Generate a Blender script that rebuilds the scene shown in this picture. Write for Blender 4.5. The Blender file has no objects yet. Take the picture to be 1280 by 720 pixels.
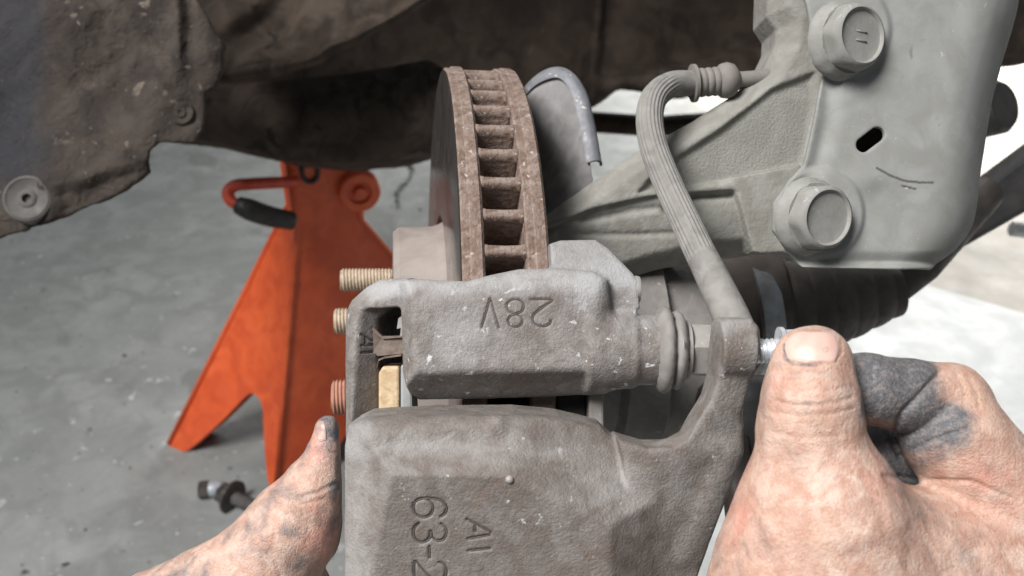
import bpy, bmesh, math, random
import numpy as np
from mathutils import Vector, Matrix

# ------------------------------------------------------------------ camera, world, lights, exposure
F = 1100.0                                   # focal length in pixels of the 1280 wide photograph
CAMZ, PITCH = 0.75, 30.0
scene = bpy.context.scene
COL = scene.collection
cam_d = bpy.data.cameras.new('camera'); cam = bpy.data.objects.new('camera', cam_d); COL.objects.link(cam)
cam.location = (0, 0, CAMZ); cam.rotation_euler = (math.radians(90 - PITCH), 0, 0)
cam_d.sensor_width = 36; cam_d.lens = 36 * F / 1280; cam_d.clip_start = 0.01; cam_d.clip_end = 200
cam_d.dof.use_dof = True; cam_d.dof.focus_distance = 0.28; cam_d.dof.aperture_fstop = 17
scene.camera = cam

world = bpy.data.worlds.new('World'); scene.world = world; world.use_nodes = True
bgn = world.node_tree.nodes['Background']; bgn.inputs[0].default_value = (0.82, 0.91, 1.0, 1); bgn.inputs[1].default_value = 0.19

def area(name, loc, target, size, power, col):
    l = bpy.data.lights.new(name, 'AREA'); l.shape = 'RECTANGLE'; l.size, l.size_y = size; l.energy = power; l.color = col
    o = bpy.data.objects.new(name, l); COL.objects.link(o); o.location = loc
    o.rotation_euler = (Vector(target) - Vector(loc)).to_track_quat('-Z', 'Y').to_euler()
    return o
area('doorway_daylight', (-1.25, -0.60, 2.6), (-0.12, 0.12, 0.42), (1.2, 0.9), 22.5, (1.0, 0.98, 0.965)).data.spread = math.radians(68)
area('far_side_daylight', (1.9, 4.0, 2.0), (1.8, 3.3, 0.0), (2.4, 1.6), 220, (1.0, 0.99, 0.97)).data.spread = math.radians(100)

scene.view_settings.view_transform = 'Standard'; scene.view_settings.look = 'None'
scene.view_settings.exposure = 0.0; scene.view_settings.gamma = 1.0
scene.view_settings.use_curve_mapping = False
scene.cycles.max_bounces = 6

# ------------------------------------------------------------------ geometry helpers
MW = np.array(Matrix.Translation(cam.location) @ cam.rotation_euler.to_matrix().to_4x4())
R3, T3 = MW[:3, :3], MW[:3, 3]
rng = np.random.default_rng(7)

class Fr:
    """A local frame at distance d0: units are photograph pixels at that distance (right, up, towards the camera)."""
    def __init__(s, d0): s.d0 = d0; s.s = d0 / F
    def P(s, px, py, w=0.0):
        k = (s.d0 - w * s.s) / s.d0
        return np.array([(px - 640) * k, (360 - py) * k, w], float)
    def world(s, v):
        v = np.asarray(v, float).reshape(-1, 3)
        c = v * s.s; c = c - np.array([0, 0, s.d0])
        return c @ R3.T + T3
    def pix(s, v):
        k = s.d0 / (s.d0 - v[:, 2] * s.s)
        return 640 + v[:, 0] * k, 360 - v[:, 1] * k
def cw(x, y, d): return np.array([x, y, -d]) @ R3.T + T3         # camera coordinates to world
def W(px, py, d): return cw((px - 640) / F * d, (360 - py) / F * d, d)
def ground(px, py, z=0.0):
    r = R3 @ np.array([(px - 640) / F, (360 - py) / F, -1.0])
    return T3 + r * ((z - T3[2]) / r[2])

def mesh_np(name, v, faces, smooth=True, attrs=None):
    v = np.asarray(v, np.float32).reshape(-1, 3)
    me = bpy.data.meshes.new(name)
    if isinstance(faces, np.ndarray):
        n, k = faces.shape
        me.vertices.add(len(v)); me.vertices.foreach_set('co', v.ravel())
        me.loops.add(n * k); me.loops.foreach_set('vertex_index', faces.astype(np.int32).ravel())
        me.polygons.add(n)
        me.polygons.foreach_set('loop_start', np.arange(0, n * k, k, dtype=np.int32))
        me.polygons.foreach_set('loop_total', np.full(n, k, np.int32))
        me.update(calc_edges=True)
    else:
        me.from_pydata(v.tolist(), [], [list(map(int, f)) for f in faces]); me.update()
    me.polygons.foreach_set('use_smooth', np.full(len(me.polygons), smooth))
    if attrs:
        for k_, a in attrs.items():
            at = me.attributes.new(k_, 'FLOAT', 'POINT'); at.data.foreach_set('value', np.asarray(a, np.float32))
    return me

def tag(o, label, cat, group=None, kind=None):
    if label: o['label'] = label
    if cat: o['category'] = cat
    if group: o['group'] = group
    if kind: o['kind'] = kind
    return o
def thing(name, loc, label, cat, group=None):
    o = bpy.data.objects.new(name, None); COL.objects.link(o); o.location = Vector(loc); o.empty_display_size = 0.02
    return tag(o, label, cat, group)
def root_of(p):
    l = np.zeros(3)
    while p is not None: l = l + np.array(p.location); p = p.parent
    return l
def add(name, wv, faces, mat, parent=None, smooth=True, attrs=None, origin=None, auto=None):
    """link one mesh given in world coordinates"""
    wv = np.asarray(wv, float).reshape(-1, 3)
    org = np.array(origin, float) if origin is not None else wv.mean(0)
    me = mesh_np(name, wv - org, faces, smooth, attrs); me.materials.append(mat)
    if auto is not None: sharpen(me, auto)
    o = bpy.data.objects.new(name, me); COL.objects.link(o)
    o.location = Vector(org - (root_of(parent) if parent is not None else 0)); o.parent = parent
    return o
def sharpen(me, deg):
    bm = bmesh.new(); bm.from_mesh(me); bmesh.ops.recalc_face_normals(bm, faces=bm.faces)
    for e in bm.edges:
        if len(e.link_faces) == 2 and e.calc_face_angle(0) > math.radians(deg): e.smooth = False
    bm.to_mesh(me); bm.free()

# ---- distance fields, polygonised with surface nets
class Vol:
    def __init__(s, fr, box, h):
        x0, x1, y0, y1, w0, w1 = box
        a = fr.P(x0, y1, 0); b = fr.P(x1, y0, 0)
        s.fr, s.h = fr, h
        s.o = np.array([a[0], a[1], w0], float)
        n = np.ceil((np.array([b[0], b[1], w1]) - s.o) / h).astype(int) + 1
        s.X = (s.o[0] + h * np.arange(n[0], dtype=np.float32))[:, None, None].astype(np.float32)
        s.Y = (s.o[1] + h * np.arange(n[1], dtype=np.float32))[None, :, None].astype(np.float32)
        s.Z = (s.o[2] + h * np.arange(n[2], dtype=np.float32))[None, None, :].astype(np.float32)
        s.n = n; s.f = None
    def P(s, *a): return s.fr.P(*a)
    def cap(s, a, b, ra, rb, flat=None):
        a = np.asarray(a, np.float32); b = np.asarray(b, np.float32); d = b - a
        L2 = float(d @ d)
        t = np.clip(((s.X - a[0]) * d[0] + (s.Y - a[1]) * d[1] + (s.Z - a[2]) * d[2]) / L2, 0, 1)
        q = np.sqrt((s.X - a[0] - d[0] * t) ** 2 + (s.Y - a[1] - d[1] * t) ** 2 + (s.Z - a[2] - d[2] * t) ** 2)
        return q - (ra + (rb - ra) * t)
    def cyl(s, a, b, r, r2=None, k=3):
        a = np.asarray(a, np.float32); b = np.asarray(b, np.float32); d = b - a; L = float(np.sqrt(d @ d)); d = d / L
        t = (s.X - a[0]) * d[0] + (s.Y - a[1]) * d[1] + (s.Z - a[2]) * d[2]
        q = np.sqrt(np.maximum((s.X - a[0]) ** 2 + (s.Y - a[1]) ** 2 + (s.Z - a[2]) ** 2 - t * t, 0))
        rr = r if r2 is None else r + (r2 - r) * np.clip(t / L, 0, 1)
        return smax(q - rr, np.abs(t - L / 2) - L / 2, k)
    def ell(s, c, r):
        q = np.sqrt(((s.X - c[0]) / r[0]) ** 2 + ((s.Y - c[1]) / r[1]) ** 2 + ((s.Z - c[2]) / r[2]) ** 2)
        return (q - 1) * min(r)
    def plane(s, p, n):
        n = np.asarray(n, np.float32); n = n / np.sqrt(n @ n)
        return (s.X - p[0]) * n[0] + (s.Y - p[1]) * n[1] + (s.Z - p[2]) * n[2]
    def poly(s, pts, w=0.0):
        P = [s.fr.P(p[0], p[1], w)[:2] for p in pts]
        return poly2d(s.X[:, :, 0], s.Y[:, :, 0], P)[:, :, None]
    def prism(s, pts, w0, w1, k=4, w=None):
        d2 = s.poly(pts, (w0 + w1) / 2 if w is None else w)
        return smax(d2, np.maximum(s.Z - w1, w0 - s.Z), k)
    def add(s, g, k=0.0):
        g = np.broadcast_to(g, tuple(s.n)).astype(np.float32)
        s.f = g.copy() if s.f is None else smin(s.f, g, k)
        return s
    def cut(s, g, k=0.0): s.f = smax(s.f, -g, k); return s
    def nets(s):
        f = s.f.copy()
        for ax in range(3):
            sl = [slice(None)] * 3
            for e in (0, -1): sl[ax] = e; f[tuple(sl)] = np.maximum(f[tuple(sl)], 0.4 * s.h)
        v, q = surface_nets(f)
        s.v = s.o + v * s.h
        return s.v, q

def smin(a, b, k):
    if k <= 0: return np.minimum(a, b)
    h = np.clip(0.5 + 0.5 * (b - a) / k, 0, 1)
    return b + (a - b) * h - k * h * (1 - h)
def smax(a, b, k): return -smin(-a, -b, k)
def poly2d(X, Y, P):
    X, Y = np.broadcast_arrays(X, Y)
    d = np.full(X.shape, 1e12); sgn = np.ones(X.shape); n = len(P)
    for i in range(n):
        a = P[i]; b = P[i - 1]; e = b - a
        wx, wy = X - a[0], Y - a[1]
        t = np.clip((wx * e[0] + wy * e[1]) / max(e @ e, 1e-9), 0, 1)
        d = np.minimum(d, (wx - e[0] * t) ** 2 + (wy - e[1] * t) ** 2)
        c1 = Y >= a[1]; c2 = Y < b[1]; c3 = e[0] * wy > e[1] * wx
        fl = (c1 & c2 & c3) | (~c1 & ~c2 & ~c3)
        sgn = np.where(fl, -sgn, sgn)
    return (sgn * np.sqrt(d)).astype(np.float32)
def polyline_dist(x, y, pts):
    d = np.full(np.shape(x), 1e9)
    for a, b in zip(pts[:-1], pts[1:]):
        ex, ey = b[0] - a[0], b[1] - a[1]
        t = np.clip(((x - a[0]) * ex + (y - a[1]) * ey) / max(ex * ex + ey * ey, 1e-9), 0, 1)
        d = np.minimum(d, np.hypot(x - a[0] - ex * t, y - a[1] - ey * t))
    return d
def surface_nets(f):
    ins = f < 0
    nx, ny, nz = f.shape
    c = np.zeros((nx - 1, ny - 1, nz - 1), np.int8)
    offs = [(i, j, k) for i in (0, 1) for j in (0, 1) for k in (0, 1)]
    for i, j, k in offs: c += ins[i:nx - 1 + i, j:ny - 1 + j, k:nz - 1 + k]
    act = np.argwhere((c > 0) & (c < 8))
    idx = np.full(c.shape, -1, np.int64); idx[act[:, 0], act[:, 1], act[:, 2]] = np.arange(len(act))
    val = np.stack([f[act[:, 0] + i, act[:, 1] + j, act[:, 2] + k] for i, j, k in offs], 1)
    acc = np.zeros((len(act), 3)); cnt = np.zeros(len(act))
    for a in range(8):
        for b in range(a + 1, 8):
            oa, ob = np.array(offs[a]), np.array(offs[b])
            if np.abs(oa - ob).sum() != 1: continue
            m = (val[:, a] < 0) != (val[:, b] < 0)
            va, vb = val[m, a], val[m, b]
            t = (va / (va - vb))[:, None]
            acc[m] += oa + (ob - oa) * t; cnt[m] += 1
    v = act + acc / cnt[:, None]
    quads = []
    for ax in range(3):
        sa = [slice(None)] * 3; sb = [slice(None)] * 3
        sa[ax] = slice(0, -1); sb[ax] = slice(1, None)
        A, B = ins[tuple(sa)], ins[tuple(sb)]
        e = np.argwhere(A != B)
        u, w = [(1, 2), (2, 0), (0, 1)][ax]
        ok = (e[:, u] > 0) & (e[:, w] > 0) & (e[:, u] < f.shape[u] - 1) & (e[:, w] < f.shape[w] - 1)
        e = e[ok]; fl = A[e[:, 0], e[:, 1], e[:, 2]]
        def cell(du, dw):
            q = e.copy(); q[:, u] += du; q[:, w] += dw
            return idx[q[:, 0], q[:, 1], q[:, 2]]
        q = np.stack([cell(-1, -1), cell(0, -1), cell(0, 0), cell(-1, 0)], 1)
        q[~fl] = q[~fl][:, ::-1]
        quads.append(q)
    return v, np.concatenate(quads)
def vnormals(v, q):
    n = np.zeros_like(v); fn = np.cross(v[q[:, 2]] - v[q[:, 0]], v[q[:, 3]] - v[q[:, 1]])
    for i in range(4): np.add.at(n, q[:, i], fn)
    return n / np.maximum(np.linalg.norm(n, axis=1), 1e-9)[:, None]
_ND = [(rng.normal(size=3), rng.uniform(0, 6.28)) for _ in range(40)]
def lump(v, scale, octs=10, seed=0):
    """smooth low frequency unevenness, about -1..1"""
    r = np.zeros(len(v))
    for i in range(octs):
        d, p = _ND[(i + seed * 7) % 40]
        r += np.sin((v @ d) / scale + p + 1.7 * np.sin((v @ _ND[(i + seed * 7 + 13) % 40][0]) / scale * 0.6))
    return r / math.sqrt(octs)
def grooves(v, n, fr, lst):
    px, py = fr.pix(v)
    out = np.zeros(len(v))
    for pts, wd, dep in lst:
        d = polyline_dist(px, py, pts)
        out = np.minimum(out, -dep * np.exp(-(d / wd) ** 2) * np.clip(n[:, 2] * 2, 0, 1)) if wd < 1.9 else out - dep * np.exp(-(d / wd) ** 2) * np.clip(n[:, 2] * 2, 0, 1)
    return v + n * out[:, None]
def hit(vol, px, py):
    """front surface of the field on the sight line through a pixel, as frame coordinates"""
    zs = vol.Z[0, 0, :]
    prev = None
    for z in zs[::-1]:
        p = vol.fr.P(px, py, float(z)); g = (p - vol.o) / vol.h
        i, j, k = [int(round(x)) for x in g]
        if not (0 <= i < vol.n[0] and 0 <= j < vol.n[1] and 0 <= k < vol.n[2]): continue
        # bilinear in x, y
        i0, j0 = int(math.floor(g[0])), int(math.floor(g[1])); fx, fy = g[0] - i0, g[1] - j0
        i0 = min(max(i0, 0), vol.n[0] - 2); j0 = min(max(j0, 0), vol.n[1] - 2)
        A = vol.f[i0:i0 + 2, j0:j0 + 2, k]
        val = (A[0, 0] * (1 - fx) + A[1, 0] * fx) * (1 - fy) + (A[0, 1] * (1 - fx) + A[1, 1] * fx) * fy
        if val < 0:
            if prev is None: return p
            t = prev[1] / (prev[1] - val)
            return prev[0] + (p - prev[0]) * t
        prev = (p, val)
    return None

# ---- swept and turned shapes (all return vertices, faces in whatever space the points are in)
def basis(d):
    d = np.asarray(d, float); d = d / np.linalg.norm(d)
    u = np.cross(d, [0, 0, 1.0]); 
    if np.linalg.norm(u) < 0.1: u = np.cross(d, [0, 1.0, 0])
    u /= np.linalg.norm(u); return d, u, np.cross(d, u)
def lathe(c, axis, prof, n=48, closed=False, rfun=None, cap=True):
    """prof: list of (along, radius)"""
    d, u, w = basis(axis); c = np.asarray(c, float)
    th = np.linspace(0, 2 * math.pi, n, endpoint=False)
    V = []
    for t, r in prof:
        rr = np.full(n, r) if rfun is None else rfun(t, r, th)
        V.append(c + d * t + (np.cos(th) * rr)[:, None] * u + (np.sin(th) * rr)[:, None] * w)
    V = np.concatenate(V); Q = []
    m = len(prof)
    for i in range(m if closed else m - 1):
        a, b = i * n, ((i + 1) % m) * n
        for j in range(n):
            k = (j + 1) % n
            Q.append((a + j, a + k, b + k, b + j))
    if cap and not closed:
        Q.append(tuple(range(n))[::-1]); Q.append(tuple(range((m - 1) * n, m * n)))
    return V, Q
def spline(pts, n):
    pts = np.asarray(pts, float)
    P = np.vstack([2 * pts[0] - pts[1], pts, 2 * pts[-1] - pts[-2]])
    m = len(pts) - 1; out = []
    for t in np.linspace(0, m - 1e-6, n):
        i = int(t); f = t - i
        p0, p1, p2, p3 = P[i:i + 4]
        out.append(0.5 * ((2 * p1) + (p2 - p0) * f + (2 * p0 - 5 * p1 + 4 * p2 - p3) * f * f + (3 * p1 - p0 - 3 * p2 + p3) * f ** 3))
    return np.array(out)
def tube(path, rad, n=16, rfun=None, flat=None):
    path = np.asarray(path, float); m = len(path)
    rad = np.full(m, rad) if np.isscalar(rad) else np.interp(np.linspace(0, 1, m), np.linspace(0, 1, len(rad)), rad)
    T = np.gradient(path, axis=0); T /= np.linalg.norm(T, axis=1)[:, None]
    _, u, _ = basis(T[0]); V = []; th = np.linspace(0, 2 * math.pi, n, endpoint=False)
    for i in range(m):
        u = u - T[i] * (u @ T[i]); u /= np.linalg.norm(u); w = np.cross(T[i], u)
        rr = np.full(n, rad[i]) if rfun is None else rfun(i / (m - 1), rad[i], th)
        V.append(path[i] + (np.cos(th) * rr)[:, None] * u + (np.sin(th) * rr)[:, None] * w)
    Q = []
    for i in range(m - 1):
        for j in range(n):
            k = (j + 1) % n; Q.append((i * n + j, i * n + k, (i + 1) * n + k, (i + 1) * n + j))
    Q.append(tuple(range(n))[::-1]); Q.append(tuple(range((m - 1) * n, m * n)))
    return np.concatenate(V), Q
def thread(c, axis, L, r, pitch, depth, n=40, per=7):
    m = int(L / pitch * per) + 1
    prof = [(L * i / (m - 1), r) for i in range(m)]
    def rf(t, r_, th):
        ph = (t / pitch - th / (2 * math.pi)) % 1.0
        e = min(1.0, (L - t) / (pitch * 0.9)) * 0.5 + 0.5
        return (r_ - depth * (1 - np.abs(2 * ph - 1)) ** 0.8) * (0.86 + 0.14 * min(1, (L - t) / (pitch * 0.8)))
    return lathe(c, axis, prof, n, rfun=rf)
def prism_w(c, axis, r, L, n=6, rot=0.0, bev=0.08):
    """a regular prism (hex head) with chamfered ends, in world metres"""
    d, u, w = basis(axis); th = np.arange(n) * 2 * math.pi / n + rot
    V = []
    for t, rr in ((0, r), (L * (1 - bev), r), (L, r * (1 - bev * 1.1))):
        V.append(np.asarray(c) + d * t + (np.cos(th) * rr)[:, None] * u + (np.sin(th) * rr)[:, None] * w)
    Q = []
    for a in (0, n):
        for j in range(n): Q.append((a + j, a + (j + 1) % n, a + n + (j + 1) % n, a + n + j))
    Q.append(tuple(range(n))[::-1]); Q.append(tuple(range(2 * n, 3 * n)))
    return np.concatenate(V), Q
def join(*parts):
    V, Q, o = [], [], 0
    for v, q in parts:
        v = np.asarray(v, float).reshape(-1, 3); V.append(v); Q += [tuple(int(i) + o for i in f) for f in q]; o += len(v)
    return np.concatenate(V), Q
def slab(top, thick, nrm):
    """closed slab from an ordered outline (world points), thickened along -nrm"""
    top = np.asarray(top, float); n = len(top); b = top - np.asarray(nrm, float) * thick
    Q = [tuple(range(n)), tuple(range(2 * n - 1, n - 1, -1))]
    for i in range(n): j = (i + 1) % n; Q.append((i, n + i, n + j, j))
    return np.vstack([top, b]), Q
def bevel_obj(o, w, seg=2, ang=30):
    m = o.modifiers.new('bevel', 'BEVEL'); m.width = w; m.segments = seg; m.limit_method = 'ANGLE'; m.angle_limit = math.radians(ang)
    m.harden_normals = False
    return o

# ------------------------------------------------------------------ materials
def mat(name, cols, scale=120, rough=0.8, metal=0.0, grain=(900, 0.00012), pits=None, specks=None, spots=None, rvar=0.15,
        attr=None, sss=None, spec=0.5, detail=6, dist=0.6, extra_bump=None, cells=None):
    """dusty, uneven surface: cols = colours mixed by two noises; grain = fine relief (scale, height m);
    specks = (scale, threshold, colour) pale chips; spots = (scale, threshold, colour) dark stains; attr = [(attribute, colour, noise scale)]"""
    m = bpy.data.materials.new(name); m.use_nodes = True; nt = m.node_tree; N = nt.nodes; L = nt.links
    b = N['Principled BSDF']
    tc = N.new('ShaderNodeTexCoord'); co = tc.outputs['Object']
    def noise(sc, det=detail, di=0.0, off=0.0, rg=0.6):
        n = N.new('ShaderNodeTexNoise'); n.inputs['Scale'].default_value = sc; n.inputs['Detail'].default_value = det
        n.inputs['Roughness'].default_value = rg; n.inputs['Distortion'].default_value = di
        mp = N.new('ShaderNodeMapping'); mp.inputs['Location'].default_value = (off, off * 0.7, off * 1.3)
        L.new(co, mp.inputs[0]); L.new(mp.outputs[0], n.inputs['Vector']); return n.outputs['Fac']
    def ramp(f, a, c):
        r = N.new('ShaderNodeMapRange'); r.interpolation_type = 'SMOOTHSTEP'
        r.inputs[1].default_value = a; r.inputs[2].default_value = c; L.new(f, r.inputs[0]); return r.outputs[0]
    def mix(fac, c1, c2):
        x = N.new('ShaderNodeMix'); x.data_type = 'RGBA'
        if hasattr(fac, 'is_linked'): L.new(fac, x.inputs[0])
        else: x.inputs[0].default_value = fac
        for s, c in ((6, c1), (7, c2)):
            if hasattr(c, 'is_linked'): L.new(c, x.inputs[s])
            else: x.inputs[s].default_value = (*c, 1)
        return x.outputs[2]
    def mul(a, c):
        x = N.new('ShaderNodeMath'); x.operation = 'MULTIPLY'; L.new(a, x.inputs[0])
        if hasattr(c, 'is_linked'): L.new(c, x.inputs[1])
        else: x.inputs[1].default_value = c
        return x.outputs[0]
    c = cols[0]
    for i, cc in enumerate(cols[1:]):
        c = mix(ramp(noise(scale * (1 + 1.7 * i), detail, dist, 3.1 * i), 0.36, 0.66), c, cc)
    if spots:
        for k, sp in enumerate(spots if isinstance(spots, list) else [spots]):
            c = mix(ramp(noise(sp[0], 5, 0.8, 11.0 + 5 * k), sp[1], sp[1] + 0.06), c, sp[2])
    if specks:
        for k, sp in enumerate(specks if isinstance(specks, list) else [specks]):
            c = mix(mul(ramp(noise(sp[0], 4, 0.4, 21.0 + 5 * k), sp[1], sp[1] + 0.05), ramp(noise(sp[0] * 0.12, 3, 0, 31.0 + k), 0.42, 0.6)), c, sp[2])
    if attr:
        for an, ac, ns in attr:
            at = N.new('ShaderNodeAttribute'); at.attribute_name = an
            ad = N.new('ShaderNodeMath'); ad.operation = 'ADD'; L.new(at.outputs['Fac'], ad.inputs[0])
            nn = N.new('ShaderNodeMath'); nn.operation = 'MULTIPLY_ADD'; L.new(noise(ns, 8, 0.5, 41.0, 0.7), nn.inputs[0]); nn.inputs[1].default_value = 1.5; nn.inputs[2].default_value = -0.75
            L.new(nn.outputs[0], ad.inputs[1])
            if an == 'grime_shade': ac = mix(ramp(noise(700, 6, 0.6, 51.0, 0.7), 0.42, 0.66), ac, (0.215, 0.19, 0.18))
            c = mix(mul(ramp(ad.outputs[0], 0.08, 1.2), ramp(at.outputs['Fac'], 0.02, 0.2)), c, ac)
    L.new(c, b.inputs['Base Color'])
    r = N.new('ShaderNodeMapRange'); r.inputs[1].default_value = 0.3; r.inputs[2].default_value = 0.7
    r.inputs[3].default_value = max(0.02, rough - rvar); r.inputs[4].default_value = min(1, rough + rvar); L.new(noise(scale * 3, 4, 0, 7.7), r.inputs[0])
    L.new(r.outputs[0], b.inputs['Roughness'])
    b.inputs['Metallic'].default_value = metal; b.inputs['Specular IOR Level'].default_value = spec
    prev = None
    layers = [(noise(grain[0], 5, 0, 2.2, 0.65), grain[1])]
    if pits: layers.append((ramp(noise(pits[0], 3, 0.3, 9.2), 0.35, 0.62), pits[1]))
    if extra_bump: layers.append((noise(extra_bump[0], 4, 0.5, 15.2), extra_bump[1]))
    if cells:
        for sc_, d_ in cells:
            vo = N.new('ShaderNodeTexVoronoi'); vo.feature = 'DISTANCE_TO_EDGE'; vo.inputs['Scale'].default_value = sc_
            wn = N.new('ShaderNodeTexNoise'); wn.inputs['Scale'].default_value = sc_ * .6; L.new(co, wn.inputs['Vector'])
            va = N.new('ShaderNodeVectorMath'); va.operation = 'MULTIPLY_ADD'; L.new(wn.outputs['Color'], va.inputs[0]); va.inputs[1].default_value = (.9 / sc_,) * 3; L.new(co, va.inputs[2])
            L.new(va.outputs[0], vo.inputs['Vector']); layers.append((ramp(vo.outputs['Distance'], 0.0, 0.16), d_))
    for h, d in layers:
        bp = N.new('ShaderNodeBump'); bp.inputs['Strength'].default_value = 1.0; bp.inputs['Distance'].default_value = d
        L.new(h, bp.inputs['Height'])
        if prev: L.new(prev, bp.inputs['Normal'])
        prev = bp.outputs[0]
    L.new(prev, b.inputs['Normal'])
    if sss:
        b.inputs['Subsurface Weight'].default_value = sss[0]; b.inputs['Subsurface Radius'].default_value = (1.0, 0.35, 0.2)
        b.inputs['Subsurface Scale'].default_value = sss[1]
    return m

M = {}
M['caliper'] = mat('cast_iron_caliper', [(0.172, 0.150, 0.134), (0.222, 0.202, 0.188), (0.140, 0.116, 0.100)], 60, 0.66, 0, (2100, 0.00017), pits=(1100, 0.00009),
                   specks=[(260, 0.665, (0.50, 0.50, 0.49)), (900, 0.68, (0.62, 0.62, 0.60))], spots=(45, 0.66, (0.17, 0.115, 0.085)),
                   attr=[('dust', (0.315, 0.305, 0.298), 160)])
M['bracket'] = mat('cast_iron_bracket', [(0.178, 0.157, 0.144), (0.232, 0.215, 0.204), (0.148, 0.125, 0.112)], 70, 0.66, 0, (2100, 0.00016), pits=(1100, 0.00009),
                   specks=[(240, 0.62, (0.60, 0.61, 0.62)), (900, 0.66, (0.60, 0.60, 0.60))], attr=[('dust', (0.325, 0.32, 0.318), 160)])
M['knuckle'] = mat('dust_coated_iron', [(0.235, 0.230, 0.207), (0.275, 0.270, 0.246), (0.205, 0.195, 0.172)], 45, 0.9, 0, (900, 0.00012), pits=(300, 0.00012),
                   attr=[('rough', (0.23, 0.225, 0.2), 500)], specks=(420, 0.7, (0.36, 0.36, 0.33)))
M['knuckle_rough'] = mat('pebbled_dusty_iron', [(0.215, 0.211, 0.187), (0.255, 0.25, 0.223)], 90, 0.9, 0, (1000, 0.0007))
M['plate'] = mat('dust_coated_steel', [(0.252, 0.256, 0.244), (0.288, 0.291, 0.279), (0.228, 0.228, 0.212)], 28, 0.88, 0, (1200, 0.00006),
                 spots=[(90, 0.68, (0.19, 0.183, 0.16)), (420, 0.69, (0.15, 0.142, 0.125)), (34, 0.66, (0.215, 0.205, 0.18))], specks=(520, 0.66, (0.40, 0.40, 0.38)), attr=[('scratch', (0.09, 0.085, 0.08), 900)])
M['dirt_shade'] = mat('groove_shade', [(0.075, 0.062, 0.054), (0.11, 0.094, 0.084)], 300, 0.95, 0, (1500, 0.0001))  # dark strokes laid in the letter grooves for their line of shade
M['bolt_dusty'] = mat('dusty_bolt', [(0.24, 0.236, 0.215), (0.29, 0.286, 0.268)], 130, 0.85, 0, (900, 0.0001), specks=(300, 0.62, (0.40, 0.39, 0.36)), spots=(160, 0.68, (0.15, 0.135, 0.12)))
M['rust'] = mat('rusty_rotor_edge', [(0.215, 0.157, 0.128), (0.28, 0.222, 0.193), (0.145, 0.094, 0.07)], 110, 0.85, 0, (1000, 0.00016), pits=(420, 0.0002),
                specks=(330, 0.62, (0.42, 0.36, 0.32)), spots=(110, 0.64, (0.33, 0.16, 0.095)))
M['hat'] = mat('rotor_hat', [(0.215, 0.180, 0.158), (0.27, 0.235, 0.212)], 60, 0.7, 0, (700, 0.00006), spots=(90, 0.68, (0.27, 0.2, 0.17)))
M['disc'] = mat('polished_disc', [(0.30, 0.27, 0.255), (0.36, 0.33, 0.32)], 30, 0.22, 0.9, (500, 0.00002), rvar=0.06)
M['orange'] = mat('orange_paint', [(0.66, 0.100, 0.027), (0.72, 0.125, 0.036), (0.56, 0.078, 0.022)], 14, 0.42, 0, (300, 0.00008),
                  spots=[(85, 0.69, (0.09, 0.045, 0.033)), (26, 0.72, (0.36, 0.065, 0.025)), (170, 0.685, (0.045, 0.03, 0.025))], specks=(120, 0.7, (0.75, 0.32, 0.18)))
M['red'] = mat('red_paint', [(0.50, 0.055, 0.025), (0.58, 0.08, 0.035)], 40, 0.45, 0)
M['liner'] = mat('muddy_liner', [(0.046, 0.037, 0.031), (0.074, 0.059, 0.049), (0.033, 0.027, 0.024)], 14, 0.92, 0, (260, 0.0006), pits=(75, 0.0007), attr=[('clean', (0.030, 0.031, 0.036), 25)],
                 specks=[(70, 0.63, (0.15, 0.125, 0.10)), (330, 0.66, (0.2, 0.18, 0.16))], spec=0.2)
M['under'] = mat('grimy_underbody', [(0.040, 0.029, 0.0225), (0.062, 0.047, 0.037), (0.025, 0.019, 0.0152)], 11, 0.8, 0, (120, 0.0006),
                 specks=(50, 0.66, (0.075, 0.06, 0.048)), spec=0.12)
M['under_pale'] = mat('dusty_underbody', [(0.055, 0.041, 0.032), (0.078, 0.061, 0.048), (0.032, 0.0245, 0.0195)], 16, 0.85, 0, (120, 0.0006), spots=(30, 0.62, (0.02, 0.017, 0.015)), spec=0.15)
M['black'] = mat('black_rubber', [(0.020, 0.019, 0.019), (0.034, 0.031, 0.029)], 60, 0.6, 0, (500, 0.0001))
M['boot'] = mat('dusty_rubber', [(0.044, 0.034, 0.028), (0.078, 0.062, 0.052)], 50, 0.62, 0, (600, 0.0001))
M['hose'] = mat('dusty_hose', [(0.215, 0.205, 0.19), (0.175, 0.167, 0.157), (0.25, 0.24, 0.223)], 70, 0.85, 0, (1200, 0.00006))
M['fitting'] = mat('dusty_fitting', [(0.205, 0.19, 0.17), (0.17, 0.157, 0.142)], 120, 0.8, 0, (900, 0.0001))
M['shield'] = mat('grey_sheet_steel', [(0.235, 0.228, 0.228), (0.29, 0.283, 0.28), (0.19, 0.183, 0.18)], 40, 0.6, 0.15, (500, 0.00006), specks=(200, 0.7, (0.4, 0.4, 0.4)))
M['lip'] = mat('bluish_sheet_lip', [(0.135, 0.139, 0.152), (0.18, 0.184, 0.198)], 90, 0.55, 0.1, (500, 0.00006), specks=(260, 0.63, (0.45, 0.43, 0.41)))
M['boot_grey'] = mat('dusty_pin_boot', [(0.20, 0.185, 0.172), (0.255, 0.24, 0.225)], 120, 0.75, 0, (700, 0.00006), specks=(300, 0.66, (0.45, 0.45, 0.44)))
M['pin'] = mat('dusty_pin', [(0.33, 0.31, 0.29), (0.26, 0.24, 0.22)], 140, 0.6, 0.2, (700, 0.00005), specks=(260, 0.64, (0.58, 0.58, 0.57)))
M['zinc'] = mat('bright_zinc', [(0.66, 0.68, 0.72), (0.78, 0.80, 0.83)], 200, 0.38, 0.6, (900, 0.00003))
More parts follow.
